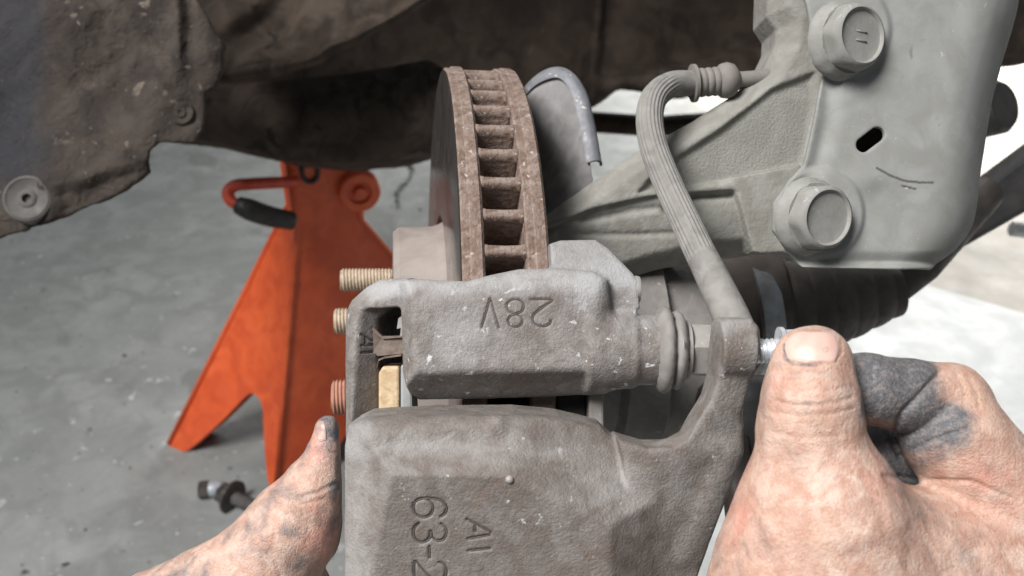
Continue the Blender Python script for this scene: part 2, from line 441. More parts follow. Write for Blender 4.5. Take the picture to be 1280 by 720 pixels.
M['steel'] = mat('worn_steel', [(0.27, 0.27, 0.27), (0.38, 0.38, 0.38)], 120, 0.42, 0.8, (500, 0.00004))
M['stud'] = mat('dusty_stud', [(0.38, 0.30, 0.22), (0.31, 0.24, 0.17), (0.46, 0.38, 0.29)], 200, 0.6, 0.2, (900, 0.00005))
M['stud_red'] = mat('rusty_stud', [(0.34, 0.155, 0.105), (0.42, 0.22, 0.16)], 160, 0.7, 0.1, (900, 0.00008), specks=(350, 0.6, (0.7, 0.55, 0.48)))
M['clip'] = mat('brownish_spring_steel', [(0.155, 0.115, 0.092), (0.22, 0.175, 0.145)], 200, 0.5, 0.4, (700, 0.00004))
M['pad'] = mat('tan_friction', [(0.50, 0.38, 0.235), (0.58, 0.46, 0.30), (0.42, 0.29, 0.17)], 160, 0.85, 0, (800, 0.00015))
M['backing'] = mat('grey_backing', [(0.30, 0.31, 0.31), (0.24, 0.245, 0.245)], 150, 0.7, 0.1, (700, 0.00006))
M['bolt_dark'] = mat('oily_bolt', [(0.045, 0.04, 0.036), (0.09, 0.082, 0.075)], 120, 0.5, 0.3, (500, 0.0001))
M['chip'] = mat('bluish_plate', [(0.40, 0.43, 0.46), (0.52, 0.55, 0.57)], 60, 0.4, 0.3)
M['washer'] = mat('grey_washer', [(0.075, 0.07, 0.064), (0.11, 0.102, 0.094)], 60, 0.8, 0.0, (400, 0.0002))
M['skin'] = mat('skin', [(0.54, 0.360, 0.282), (0.62, 0.455, 0.375), (0.46, 0.272, 0.205)], 75, 0.5, 0, (1700, 0.00012), pits=(1000, 0.00008), spec=0.35,
                attr=[('tan', (0.60, 0.42, 0.30), 90), ('pink', (0.66, 0.27, 0.205), 120), ('grime_shade', (0.105, 0.106, 0.115), 260)], sss=(0.07, 0.002), extra_bump=(240, 0.0001), cells=[(1250, 0.00005), (560, 0.00003)])
M['nail'] = mat('nail', [(0.58, 0.37, 0.31), (0.64, 0.45, 0.385)], 90, 0.42, 0, (600, 0.00003), attr=[('edge', (0.30, 0.2, 0.17), 400)], sss=(0.1, 0.002))
M['floor'] = mat('concrete', [(0.222, 0.229, 0.222), (0.27, 0.277, 0.268), (0.188, 0.194, 0.187)], 6.5, 0.75, 0, (90, 0.0012),
                 spots=[(9, 0.68, (0.15, 0.155, 0.145)), (30, 0.72, (0.07, 0.07, 0.066)), (3.0, 0.55, (0.165, 0.168, 0.158))],
                 specks=[(40, 0.64, (0.40, 0.41, 0.40)), (110, 0.66, (0.48, 0.49, 0.48))], attr=[('warm', (0.44, 0.40, 0.35), 5)])
M['grit'] = mat('grit', [(0.12, 0.115, 0.105), (0.42, 0.42, 0.40), (0.06, 0.055, 0.05)], 30, 0.9)
M['slab'] = mat('pale_slab', [(0.56, 0.57, 0.555), (0.64, 0.65, 0.635), (0.50, 0.51, 0.50)], 7, 0.7, 0, (120, 0.0006), spots=[(17, 0.70, (0.36, 0.37, 0.36)), (40, 0.74, (0.25, 0.25, 0.24))])
M['crack'] = mat('crack', [(0.07, 0.07, 0.066), (0.11, 0.11, 0.105)], 40, 0.9)

# ------------------------------------------------------------------ floor
def build_floor():
    n = 90
    # finer towards the camera
    xs = np.concatenate([np.linspace(-14, -2.2, 10, endpoint=False), np.linspace(-2.2, 2.6, 60), np.linspace(2.9, 14, 10)])
    ys = np.concatenate([np.linspace(-8, -0.4, 8, endpoint=False), np.linspace(-0.4, 4, 60), np.linspace(4.3, 26, 14)])
    X, Y = np.meshgrid(xs, ys, indexing='ij')
    v = np.stack([X, Y, np.zeros_like(X)], -1).reshape(-1, 3)
    v[:, 2] = 0.0006 * lump(v, 0.25, 8, 1)
    ny = len(ys); Q = np.array([(i * ny + j, (i + 1) * ny + j, (i + 1) * ny + j + 1, i * ny + j + 1) for i in range(len(xs) - 1) for j in range(ny - 1)])
    warm = np.clip((v[:, 0] - 0.25) / 0.4, 0, 1) * 0.9
    o = add('floor', v, Q, M['floor'], attrs={'warm': warm}, origin=(0, 0, 0)); o['kind'] = 'structure'
    o['label'] = 'grey stained concrete workshop floor'
    cr = np.array([ground(519, 186), ground(512, 205), ground(516, 215), ground(505, 232), ground(498, 243), ground(500, 262)])
    cr = spline(cr, 40); cr[:, 2] = 0.001; cr[:, :2] += rng.normal(0, 0.0025, (40, 2))
    v, q = tube(cr, [0.001, 0.004, 0.003, 0.004, 0.001], 6)
    v[:, 2] = np.clip(v[:, 2], -0.01, 0.0022) + 0.0035
    c = add('crack', v, q, M['crack'], o, origin=cr.mean(0))
build_floor()
def build_grit():
    V, Q = [], []
    for k in range(260):
        px, py = rng.uniform(-20, 560), rng.uniform(190, 760)
        c = ground(px, py); sz = rng.uniform(.0008, .0022) * (1.6 if k % 17 == 0 else 1)
        b = len(V)
        d = rng.normal(size=(6, 3)) * .35 + np.array([[1, 0, 0], [-1, 0, 0], [0, 1, 0], [0, -1, 0], [0, 0, 1], [0, 0, -.6]])
        for x in d: V.append(c + x * sz * np.array([1, 1, .7]) + [0, 0, sz * .4])
        for f in ((0, 2, 4), (2, 1, 4), (1, 3, 4), (3, 0, 4), (2, 0, 5), (1, 2, 5), (3, 1, 5), (0, 3, 5)): Q.append(tuple(b + i for i in f))
    o = add('grit', np.array(V), Q, M['grit'], smooth=False); tag(o, 'fine grit and crumbs scattered over the concrete floor', 'grit', kind='stuff')
build_grit()
def build_slab():
    a, b = ground(1150, 352, 0.04), ground(1330, 404, 0.04)
    d = (b - a) / np.linalg.norm(b - a); nrm = np.array([d[1], -d[0], 0.0])
    if nrm[1] > 0: nrm = -nrm
    a0 = a - d * 0.12
    top = np.array([a0, b + d * 0.9, b + d * 0.9 + nrm * 0.95, a0 + nrm * 0.95])
    v, q = slab(top, 0.05, (0, 0, 1))
    o = add('slab', v, q, M['slab'], smooth=False, origin=top.mean(0)); bevel_obj(o, 0.006, 2)
    tag(o, 'pale worn slab lying on the floor behind the bent index finger', 'slab')
build_slab()

# ------------------------------------------------------------------ car body: wheel housing, sill rail, arm
def relief(fr, box, h, outline, hfun, thick, k, name, mt, parent, w=0.0, noise=None, attrs=None, origin=None, nm_scale=30):
    V = Vol(fr, box, h)
    d2 = V.poly(outline, w)
    k_ = 1.0
    U, Vv = V.X[:, :, 0], V.Y[:, :, 0]
    hh = hfun(640 + U, 360 - Vv)[:, :, None].astype(np.float32)
    t = thick if not callable(thick) else thick(640 + U, 360 - Vv)[:, :, None]
    V.add(smax(d2, np.abs(V.Z - (hh - t / 2)) - t / 2, k))
    v, q = V.nets()
    n = vnormals(v, q)
    if noise: v = v + n * (noise * lump(v, nm_scale, 10, 2))[:, None]
    px, py = fr.pix(v)
    at = {a: f(px, py, n) for a, f in attrs.items()} if attrs else None
    o = add(name, fr.world(v), q, mt, parent, attrs=at, origin=origin)
    return o, V
def step(x, a, b): t = np.clip((x - a) / (b - a), 0, 1); return t * t * (3 - 2 * t)
def blob(x, y, cx, cy, sx, sy): return np.exp(-((x - cx) / sx) ** 2 - ((y - cy) / sy) ** 2)

def build_car():
    car = thing('car_underbody', W(500, 60, 0.8), 'dark grimy car underbody and wheel housing above the orange jack stand', 'car body')
    fr = Fr(0.98)
    def hh(x, y):
        z = -(y - 100) * 0.25 * 0 + 26 * np.sin(x / 70.0 + y / 160.0) * 0.5 + 60 * step(x, 640, 800) * blob(x, y, 760, 20, 90, 200)
        z = z - 0.0016 * (x - 760) ** 2 * 0.22
        z = z + 22 * step(polyline_dist(x, y, [(760, -200), (742, 40), (730, 160)]), 16, 0) + 40 * step(y - (130 - (x - 640) * 0.25), -6, 26) * step(x, 560, 680)
        return z
    out = [(120, -420), (1500, -420), (1500, 40), (1262, 62), (1225, 110), (960, 128), (900, 118), (845, 132), (800, 128), (765, 120), (735, 142), (640, 160), (545, 172), (430, 170), (120, 120)]
    relief(fr, (100, 1520, -440, 200, -260, 120), 6.0, out, hh, 30, 10, 'wheel_housing', M['under'], car, noise=3)
    fr = Fr(0.80)
    def hr(x, y):                                             # fat rounded rail whose belly rests on the stand
        yb = np.interp(x, [180, 260, 350, 420, 480, 560, 660], [160, 172, 194, 199, 194, 172, 150])
        yt = np.interp(x, [180, 260, 400, 560, 660], [70, 100, 86, 60, 60])
        c, r = (yb + yt) / 2, (yb - yt) / 2 + 6
        z = np.sqrt(np.clip(1 - ((y - c) / r) ** 2, 0, 1)) * 60 - 60
        z = z + 6 * blob(x, y, 322, 130, 16, 60) - 16 * blob(x, y, 272, 122, 24, 22)
        return z
    out = [(180, 70), (260, 98), (330, 95), (420, 82), (530, 62), (570, 92), (588, 150), (560, 172), (520, 184), (480, 194), (420, 199), (350, 194), (300, 182), (250, 170), (180, 160)]
    relief(fr, (170, 700, 20, 215, -150, 30), 3.0, out, hr, 90, 8, 'sill_rail', M['under_pale'], car, noise=1.2)
    fr = Fr(0.72)
    def ha(x, y):
        d = polyline_dist(x, y, [(272, 104), (340, 92), (392, 82), (432, 60), (500, 30), (600, -30)])
        z = 16 * np.exp(-(d / 11) ** 2) + 10 * step(d, 70, 0)
        z = z - 14 * step(polyline_dist(x, y, [(292, 62), (345, 22), (372, -20)]), 30, 8) * step(y, 200, 40) - 10 * blob(x, y, 350, 42, 22, 18) + 12 * blob(x, y, 292, 40, 16, 30) + 8 * blob(x, y, 420, 66, 16, 12)
        return z
    out = [(225, -120), (640, -120), (610, -50), (505, 22), (440, 62), (400, 84), (340, 96), (270, 108), (262, 92), (274, 60), (262, 40), (240, 10)]
    relief(fr, (215, 660, -140, 125, -60, 60), 2.6, out, ha, 26, 6, 'inner_arm', M['under_pale'], car, noise=1.5)
    # far brace and the dark bar seen through the gap beside the hose
    v, q = tube(np.array([W(700, 150, 1.15), W(820, 158, 1.15), W(940, 150, 1.15)]), 0.0135, 16)
    add('cross_bar', v, q, M['under'], car)
    # unseen fender panel beside and above the liner, added to shade the far floor
    zs = [(-.47, .74), (-.48, .80), (-.47, .95), (-.43, 1.12), (-.36, 1.24), (-.10, 1.30), (-.10, 1.26), (-.34, 1.20), (-.41, 1.10), (-.45, .95), (-.46, .80), (-.45, .745)]
    ysx = [.58, .62, .8, 1.2, 1.8, 2.6]; V = []; Q = []; m = len(zs)
    for i, yy in enumerate(ysx): V += [(x + (.012 if i == 0 else 0), yy, z) for x, z in zs]
    for i in range(len(ysx) - 1):
        for j in range(m): Q.append((i * m + j, i * m + (j + 1) % m, (i + 1) * m + (j + 1) % m, (i + 1) * m + j))
    Q.append(tuple(range(m))[::-1]); Q.append(tuple(range((len(ysx) - 1) * m, len(ysx) * m)))
    add('fender', np.array(V), Q, M['chip'], car, auto=40)
    # rubber stop and bar behind the strut
    fr = Fr(0.62)
    v, q = lathe(fr.world(fr.P(1190, 140, 0))[0], R3 @ np.array([0.5, 0.1, 0.9]), [(-0.02, 0.018), (-0.015, 0.024), (0.03, 0.0245), (0.037, 0.021)], 40)
    c0 = fr.world(fr.P(1232, 138, 0))[0]
    v, q = lathe(c0, R3 @ np.array([0.5, 0.1, 0.9]), [(-0.025, 0.014), (-0.02, 0.0185), (0.01, 0.019), (0.014, 0.016)], 40)
    add('bump_stop', v, q, M['black'], car, auto=40)
    d = 0.55
    top = np.array([W(1180, 268, d), W(1290, 186, d), W(1420, 90, d), W(1450, 165, d), W(1290, 262, d), W(1160, 336, d)])
    v, q = slab(top, 0.03, R3 @ np.array([0, 0, 1.0]))
    o = add('stabilizer_bar', v, q, M['black'], car, smooth=False); bevel_obj(o, 0.004, 3)
    v, q = lathe(W(1262, 286, 0.98), R3 @ np.array([1.0, -0.12, 0.1]), [(0, 0.006), (0.002, 0.0085), (0.12, 0.0085)], 24)
    add('bracket_pipe', v, q, M['steel'], car, auto=40)
build_car()

def build_liner():
    fr = Fr(0.55)
    t = thing('fender_liner', fr.world(fr.P(120, 130, 0))[0], 'mud spattered dark plastic fender liner with a washer at its lower corner', 'fender liner')
    def hh(x, y):
        z = 7 * np.sin((x * 0.9 + y * 0.14) / 26.0) * step(x, 60, 160) + 10 * step(x, 205, 226) * step(y, 130, 60) - 14 * step(np.abs(x - 236), 12, 2) * step(y, 140, 20) * 0.6
        z = z + 9 * blob(x, y, 262, 70, 14, 60) - 20 * step(x, 60, 0) * 0.7 - 10 * step(y - (232 - 0.27 * (x - 60)), 0, 16) * step(x, 60, 80)
        z = z - 0.0009 * (x - 120) ** 2 - 8 * blob(x, y, 225, 142, 26, 24) + 5 * np.sin(y / 31.0 + x / 90)
        return z
    out = [(-260, -200), (232, -200), (240, -10), (262, 30), (276, 52), (273, 86), (266, 106), (252, 113), (249, 160), (240, 178), (200, 180), (190, 190), (184, 214), (150, 238), (95, 262), (62, 276), (-20, 296), (-260, 330)]
    def clean(px, py, n): return 0.95 * step(px, 92, 30) * step(py, 300, 190) + 0.0 * px
    o, V = relief(fr, (-270, 290, -210, 340, -120, 50), 2.3, out, hh, 8, 3, 'panel', M['liner'], t, noise=1.3, attrs={'clean': clean}, nm_scale=11)
    for (x, y, r, lab) in ((38, 250, 29, None), (226, 141, 17, 'mud caked clip near the panel edge')):
        c = hit(V, x, y)
        if c is None: c = fr.P(x, y, 0)
        C = fr.world(c)[0]; s = fr.s; n = R3 @ np.array([0.12, 0.1, 1.0])
        v, q = lathe(C + n * (0.0036 if not lab else -.001), n, [(-14 * s, r * 1.05 * s), (3 * s, r * 1.0 * s), (5 * s, r * 0.88 * s), (3 * s, r * 0.8 * s), (2.6 * s, r * 0.42 * s), (4.6 * s, r * 0.36 * s), (4.6 * s, r * 0.2 * s), (-1 * s, r * 0.17 * s)], 40)
        f = add('clip' if lab else 'washer', v, q, M['washer'] if not lab else M['liner'], t, auto=50)
        if not lab: f['label'] = 'round grey washer with a small hole'
build_liner()

# ------------------------------------------------------------------ orange jack stand
def build_stand():
    A, B = ground(210, 557), ground(345, 613)
    ctr = np.array([-0.2195, 0.936, 0.0])
    C, D = 2 * ctr - A, 2 * ctr - B; C[2] = D[2] = 0
    t = thing('jack_stand', ctr, 'orange painted steel jack stand standing on the floor under the car', 'jack stand')
    H, hz, hc = 0.425, 0.312, 0.0365
    bt = math.radians(20); e1 = np.array([math.cos(bt), math.sin(bt), 0]); e2 = np.array([-math.sin(bt), math.cos(bt), 0])
    col = [ctr + hc * (-e1 + e2), ctr + hc * (-e1 - e2), ctr + hc * (e1 - e2), ctr + hc * (e1 + e2)]
    feet = [A, B, C, D]; up = np.array([0, 0, 1.0])
    for k in range(4):
        p, q_, cp, cq = feet[k], feet[(k + 1) % 4], col[k] + up * hz, col[(k + 1) % 4] + up * hz
        def on(f, g):
            a = p + (cp - p) * g; b = q_ + (cq - q_) * g
            return a + (b - a) * f
        kx, ky = ([0, .16, .20, .52, .58, .65, .72, .78, .92, .95, 1], [0, 0, .03, .29, .325, .335, .325, .29, .03, 0, 0]) if k == 0 else ([0, .14, .19, .42, .5, .58, .81, .86, 1], [0, 0, .03, .30, .335, .30, .03, 0, 0])
        nf, ng, V, Q = 61, 16, [], []
        for i in range(nf):
            f = i / (nf - 1); g0 = np.interp(f, kx, ky)
            for j in range(ng): V.append(on(f, g0 + (1 - g0) * j / (ng - 1)))
            for j in range(1, 4): V.append((cp + (cq - cp) * f) * np.array([1, 1, 0]) + up * (hz + (H - hz) * j / 3))
        m = ng + 3; V = np.array(V)
        for i in range(nf - 1):
            for j in range(m - 1): Q.append((i * m + j, (i + 1) * m + j, (i + 1) * m + j + 1, i * m + j + 1))
        V = V - ctr
        n_ = np.cross(V[m] - V[0], V[m - 1] - V[0]); flip = n_ @ (V[m * 30 + 8]) < 0
        if flip: Q = [x[::-1] for x in Q]
        cen = V * np.array([1, 1, 0]); dn = cen / np.linalg.norm(cen, axis=1)[:, None]
        N0 = len(V); V2 = V - dn * 0.0045
        Q2 = [tuple(np.array(x[::-1]) + N0) for x in Q]
        rim = [i * m for i in range(nf)] + [(nf - 1) * m + j for j in range(1, m)] + [i * m + m - 1 for i in range(nf - 2, -1, -1)] + list(range(m - 2, 0, -1))
        Q3 = [(rim[i], rim[(i + 1) % len(rim)], rim[(i + 1) % len(rim)] + N0, rim[i] + N0) for i in range(len(rim))]
        if not flip: Q3 = [x[::-1] for x in Q3]
        add('side_plate', np.vstack([V, V2]) + ctr, Q + Q2 + Q3, M['orange'], t, auto=28)
        pth = np.array([p + (cp - p) * .01, p + (cp - p) * .5, cp, col[k] + up * (H - .002)])
        v, q = tube(pth, 0.0035, 10); add('corner_edge', v, q, M['orange'], t)
    C, B = col[2], col[1]; side = np.linalg.norm(C - B)
    # which face looks right (towards the car hub): between B and C
    fx = (C - B) / side; nr = np.array([fx[1], -fx[0], 0]); 
    if nr @ (B - ctr) < 0: nr = -nr
    cR = np.array([ctr[0], ctr[1], 0]) + nr * hc
    up = np.array([0, 0, 1.0])
    # U shaped slot low on the head and the ratchet pivot boss
    p0 = cR + up * 0.376 - fx * 0.015
    arc = [p0 + fx * x + up * z + nr * 0.0012 for x, z in ((-.008, .012), (-.008, 0), (-.0055, -.006), (0, -.0085), (.0055, -.006), (.008, 0), (.008, .012))]
    v, q = tube(spline(np.array(arc), 24), 0.0028, 8); add('slot', v, q, M['black'], t)
    c = cR + up * 0.350 + fx * 0.036
    v, q = lathe(c, nr, [(-.002, .025), (.008, .024), (.0105, .0215), (.0105, .0135), (.006, .012), (.006, .0075), (.0125, .006), (.0125, .001)], 40)
    o = add('pivot_boss', v, q, M['orange'], t, auto=40)
    # saddle post and saddle
    v, q = lathe(np.array([ctr[0], ctr[1], 0.30]), up, [(0, .026), (.10, .026), (0.145, .026)], 24); add('post', v, q, M['bolt_dark'], t, auto=40)
    # ratchet handle: red bar out to the left, hooked back with a black grip
    n2 = -fx
    D0 = 0.93
    pth = spline([W(372, 227, D0 + .02), W(350, 228, D0), W(312, 230, D0 - .03), W(294, 232, D0 - .03), W(285, 240, D0 - .03), W(289, 251, D0 - .03), W(300, 257, D0 - .03)], 40)
    v, q = tube(pth, 0.0062, 14); add('handle', v, q, M['red'], t)
    pth = spline([W(297, 256, D0 - .03), W(312, 262, D0 - .03), W(335, 270, D0 - .02), W(365, 276, D0)], 20)
    v, q = tube(pth, [0.009, .0115, .011, .010], 16); add('grip', v, q, M['black'], t)
build_stand()

# ------------------------------------------------------------------ loose bolt on the floor
def build_loose_bolt():
    c = ground(292, 622, 0.013)
    t = thing('flange_bolt', (c[0], c[1], 0), 'loose oily flange bolt lying on the floor in front of the jack stand leg', 'bolt')
    ax = ground(330, 636, 0.012) - ground(284, 616, 0.012); ax /= np.linalg.norm(ax)
    v, q = lathe(c - ax * 0.006, ax, [(0, .012), (.003, .0205), (.006, .0205), (.0085, .011)], 32); add('flange', v, q, M['bolt_dark'], t, auto=40)
    v, q = thread(c + ax * 0.001, ax, 0.062, 0.0085, 0.002, 0.0012, 24, 6); add('shank', v, q, M['washer'], t)
    v, q = prism_w(c - ax * 0.005, -ax, 0.0135, 0.014); add('head', v, q, M['bolt_dark'], t, smooth=False)
    c2 = ground(262, 612, 0.008)
    t2 = thing('lug_nut', (c2[0], c2[1], 0), 'small bluish capped nut lying on the floor left of the loose flange bolt', 'nut')
    ax2 = R3 @ np.array([-.9, .25, .3]); ax2[2] = 0; ax2 /= np.linalg.norm(ax2)
    v, q = prism_w(c2, ax2, 0.0115, 0.012); add('hexagon', v, q, M['bolt_dark'], t2, smooth=False)
    v, q = lathe(c2, -ax2, [(0, .0098), (.012, .0096), (.016, .007), (.0175, .002)], 24); add('cap', v, q, M['chip'], t2, auto=50)
build_loose_bolt()

# ------------------------------------------------------------------ hub, rotor
YAW = math.radians(8.0)
AX_OUT = R3 @ np.array([-math.cos(YAW), 0.0, math.sin(YAW)])         # wheel axis, outboard (left in the picture)
E_UP = R3 @ np.array([0, 1.0, 0]); E_UP = E_UP - AX_OUT * (E_UP @ AX_OUT); E_UP /= np.linalg.norm(E_UP)
E_FR = np.cross(E_UP, AX_OUT); 
if E_FR @ (R3 @ np.array([0, 0, 1.0])) < 0: E_FR = -E_FR
RR = 0.1335
HUBC = cw(-0.0342, -0.0325, 0.417)                                    # centre of the outboard friction face
THK, GAP = 0.0298, 0.0142
def build_rotor():
    t = thing('brake_rotor', HUBC, 'rusty ventilated brake rotor standing on edge behind the caliper bracket', 'brake rotor')
    t1 = (THK - GAP) / 2
    for s, nm in ((0.0, 'outer_disc'), (-(t1 + GAP), 'inner_disc')):
        pr = [(s - t1, 0.068), (s - t1, RR - .0012), (s - t1 + .001, RR), (s - t1 * 0.42, RR), (s - t1 * 0.36, RR - .0007), (s - 0.0006, RR - .0005), (s, RR - .0013), (s, .068)]
        v, q = lathe(HUBC, AX_OUT, pr, 180, closed=True)
        rel = v - HUBC; rad = np.sqrt(np.maximum((rel ** 2).sum(1) - (rel @ AX_OUT) ** 2, 0)); m = rad > RR - .004
        v[m] += (rel[m] - np.outer(rel[m] @ AX_OUT, AX_OUT)) / rad[m][:, None] * (0.00025 * lump(v[m], 0.006, 8, 3))[:, None]
        o = add(nm, v, q, M['rust'], t, auto=35)
        if nm == 'outer_disc':
            v, q = lathe(HUBC, AX_OUT, [(0.0003, .0668), (0.0005, .069), (0.0005, RR - .0022), (0.0002, RR - .0014)], 180, cap=False)
            add('friction_face', v, q, M['disc'], t)['label'] = 'mirror worn friction face'
    v, q = lathe(HUBC, AX_OUT, [(-.010, .069), (0.001, .0625), (0.004, .0615), (.0195, .0608), (.022, .0588), (.022, .020)], 96)
    add('hat', v, q, M['hat'], t, auto=30)
    # radial vanes, each a thick rounded blade between the two rings
    nv = 60; me = None
    for k in range(nv):
        a = 2 * math.pi * (k + 0.35) / nv
        rad = E_UP * math.sin(a) + E_FR * math.cos(a); tan = np.cross(AX_OUT, rad)
        if me is None:
            V, Q = [], []
            prof = [(-.5, -.72), (-.5, .72), (-.38, .5), (0, .44), (.38, .5), (.5, .72), (.5, -.72), (.38, -.5), (0, -.44), (-.38, -.5)]
            rows = []
            for r in (0.074, 0.100, RR - .0045, RR - .0018, RR - .0012):
                w_ = 0.0042 if r < RR - .004 else (0.0037 if r < RR - .0015 else .0022)
                rows.append([np.array([r, tt * w_, ss * (GAP + .001)]) for ss, tt in prof])
            V = np.array([p for rw in rows for p in rw]); m = len(prof)
            for i in range(len(rows) - 1):
                for j in range(m): Q.append((i * m + j, i * m + (j + 1) % m, (i + 1) * m + (j + 1) % m, (i + 1) * m + j))
            Q.append(tuple(range(m))); Q.append(tuple(range((len(rows) - 1) * m, len(rows) * m)))
            me = mesh_np('vane', V, Q, True); me.materials.append(M['rust'])
        o = bpy.data.objects.new('vane', me); COL.objects.link(o); o.parent = t
        B = Matrix(((rad[0], tan[0], AX_OUT[0]), (rad[1], tan[1], AX_OUT[1]), (rad[2], tan[2], AX_OUT[2])))
        o.matrix_local = Matrix.Translation(Vector(-AX_OUT * (t1 + GAP / 2))) @ B.to_4x4()
build_rotor()
def build_hub():
    c = HUBC + AX_OUT * 0.010
    t = thing('wheel_hub', c, 'wheel hub with threaded wheel studs sticking out left of the rotor', 'wheel hub')
    v, q = lathe(c, AX_OUT, [(-.03, .060), (0.0, .060), (.004, .058), (.004, .0)], 64, cap=False); add('flange', v, q, M['hat'], t, auto=40)
    c2 = HUBC + AX_OUT * 0.020
    v, q = lathe(c2, AX_OUT, [(-.01, .029), (.012, .029), (.014, .027), (.014, .001)], 48); add('spigot', v, q, M['rust'], t, auto=40)
    for (px, py, L, r, mt, d) in ((490, 350, 0.0235, 0.0056, 'stud', 0.408), (492, 401, 0.026, 0.0060, 'stud', 0.392), (470, 496, 0.0185, 0.0078, 'stud_red', 0.375), (500, 590, .022, .006, 'stud', .43), (500, 470, .022, .006, 'stud', .47)):
        b = W(px, py, d)
        v, q = thread(b, AX_OUT * np.array([1, 1, 1]), L, r, 0.0015, 0.0008 if mt == 'stud' else .001, 36, 8)
        o = add('stud', v, q, M[mt], t)
        v, q = lathe(b - AX_OUT * 0.02, AX_OUT, [(0, r), (.0195, r)], 24); add('shoulder', v, q, M['hat'], o)
        if mt == 'stud_red': o['label'] = 'lowest stud, thick and rust red'
build_hub()

def build_shield():
    t = thing('dust_shield', W(700, 180, 0.40), 'grey sheet metal dust shield with rolled lip right of the rotor', 'dust shield')
    d0 = 0.395
    O = spline([W(640, 160, d0 + .012), W(655, 123, d0 + .01), W(674, 103, d0 + .006), W(700, 96, d0), W(718, 116, d0 - .006), (W(728, 152, d0 - .012)), W(736, 196, d0 - .018), W(738, 212, d0 - .019), W(736, 236, d0 - .019), W(690, 290, d0 - .02), W(650, 325, d0 - .02)], 90)
    I = spline([W(640, 170, d0 + .012), W(645, 180, d0 + .02), W(650, 195, d0 + .026), W(655, 215, d0 + .03), W(650, 240, d0 + .03), W(645, 270, d0 + .02), W(640, 300, d0 + .01), W(638, 310, d0 - .0)], 90)
    n = R3 @ np.array([-.3, .2, 1.0]); n /= np.linalg.norm(n)
    rows = 14; V = []
    for k in range(2):
        for i in range(rows):
            f = i / (rows - 1)
            V.append(O * (1 - f) + I * f + n * (0.004 * math.sin(f * 3.14) - k * 0.0014))
    V = np.concatenate(V); m = 90; Q = []
    for k in range(2):
        for i in range(rows - 1):
            for j in range(m - 1):
                b = k * rows * m + i * m + j; f_ = (b, b + 1, b + m + 1, b + m); Q.append(f_ if k == 0 else f_[::-1])
    for j in range(m - 1):
        Q.append((j + 1, j, rows * m + j, rows * m + j + 1)); e = (rows - 1) * m
        Q.append((e + j, e + j + 1, rows * m + e + j + 1, rows * m + e + j))
    add('sheet', V, Q, M['shield'], t, auto=60)
    # rolled lip: a strip folded over the outer edge
    lp = O[8:58]; cen = W(668, 200, d0); V = []
    for i, p in enumerate(lp):
        T = lp[min(i + 1, len(lp) - 1)] - lp[max(i - 1, 0)]; T /= np.linalg.norm(T)
        out = np.cross(T, n); out /= np.linalg.norm(out)
        if out @ (p - cen) < 0: out = -out
        fd = min(1, i / 14)
        for a, b in ((-.0010, .0016), (.0018, .0022), (.0036, .0008), (.0041, -.002), (.0036, -.006), (.0026, -.006), (.0031, -.002), (.0025, .0), (.0012, .0009), (-.001, .0005)):
            V.append(p + out * a * (0.6 + .6 * fd) + n * b)
    m = 10; Q = []
    for i in range(len(lp) - 1):
        for j in range(m): Q.append((i * m + j, i * m + (j + 1) % m, (i + 1) * m + (j + 1) % m, (i + 1) * m + j))
    Q.append(tuple(range(m))[::-1]); Q.append(tuple(range((len(lp) - 1) * m, len(lp) * m)))
    add('rolled_lip', V, Q, M['lip'], t, auto=50)
build_shield()

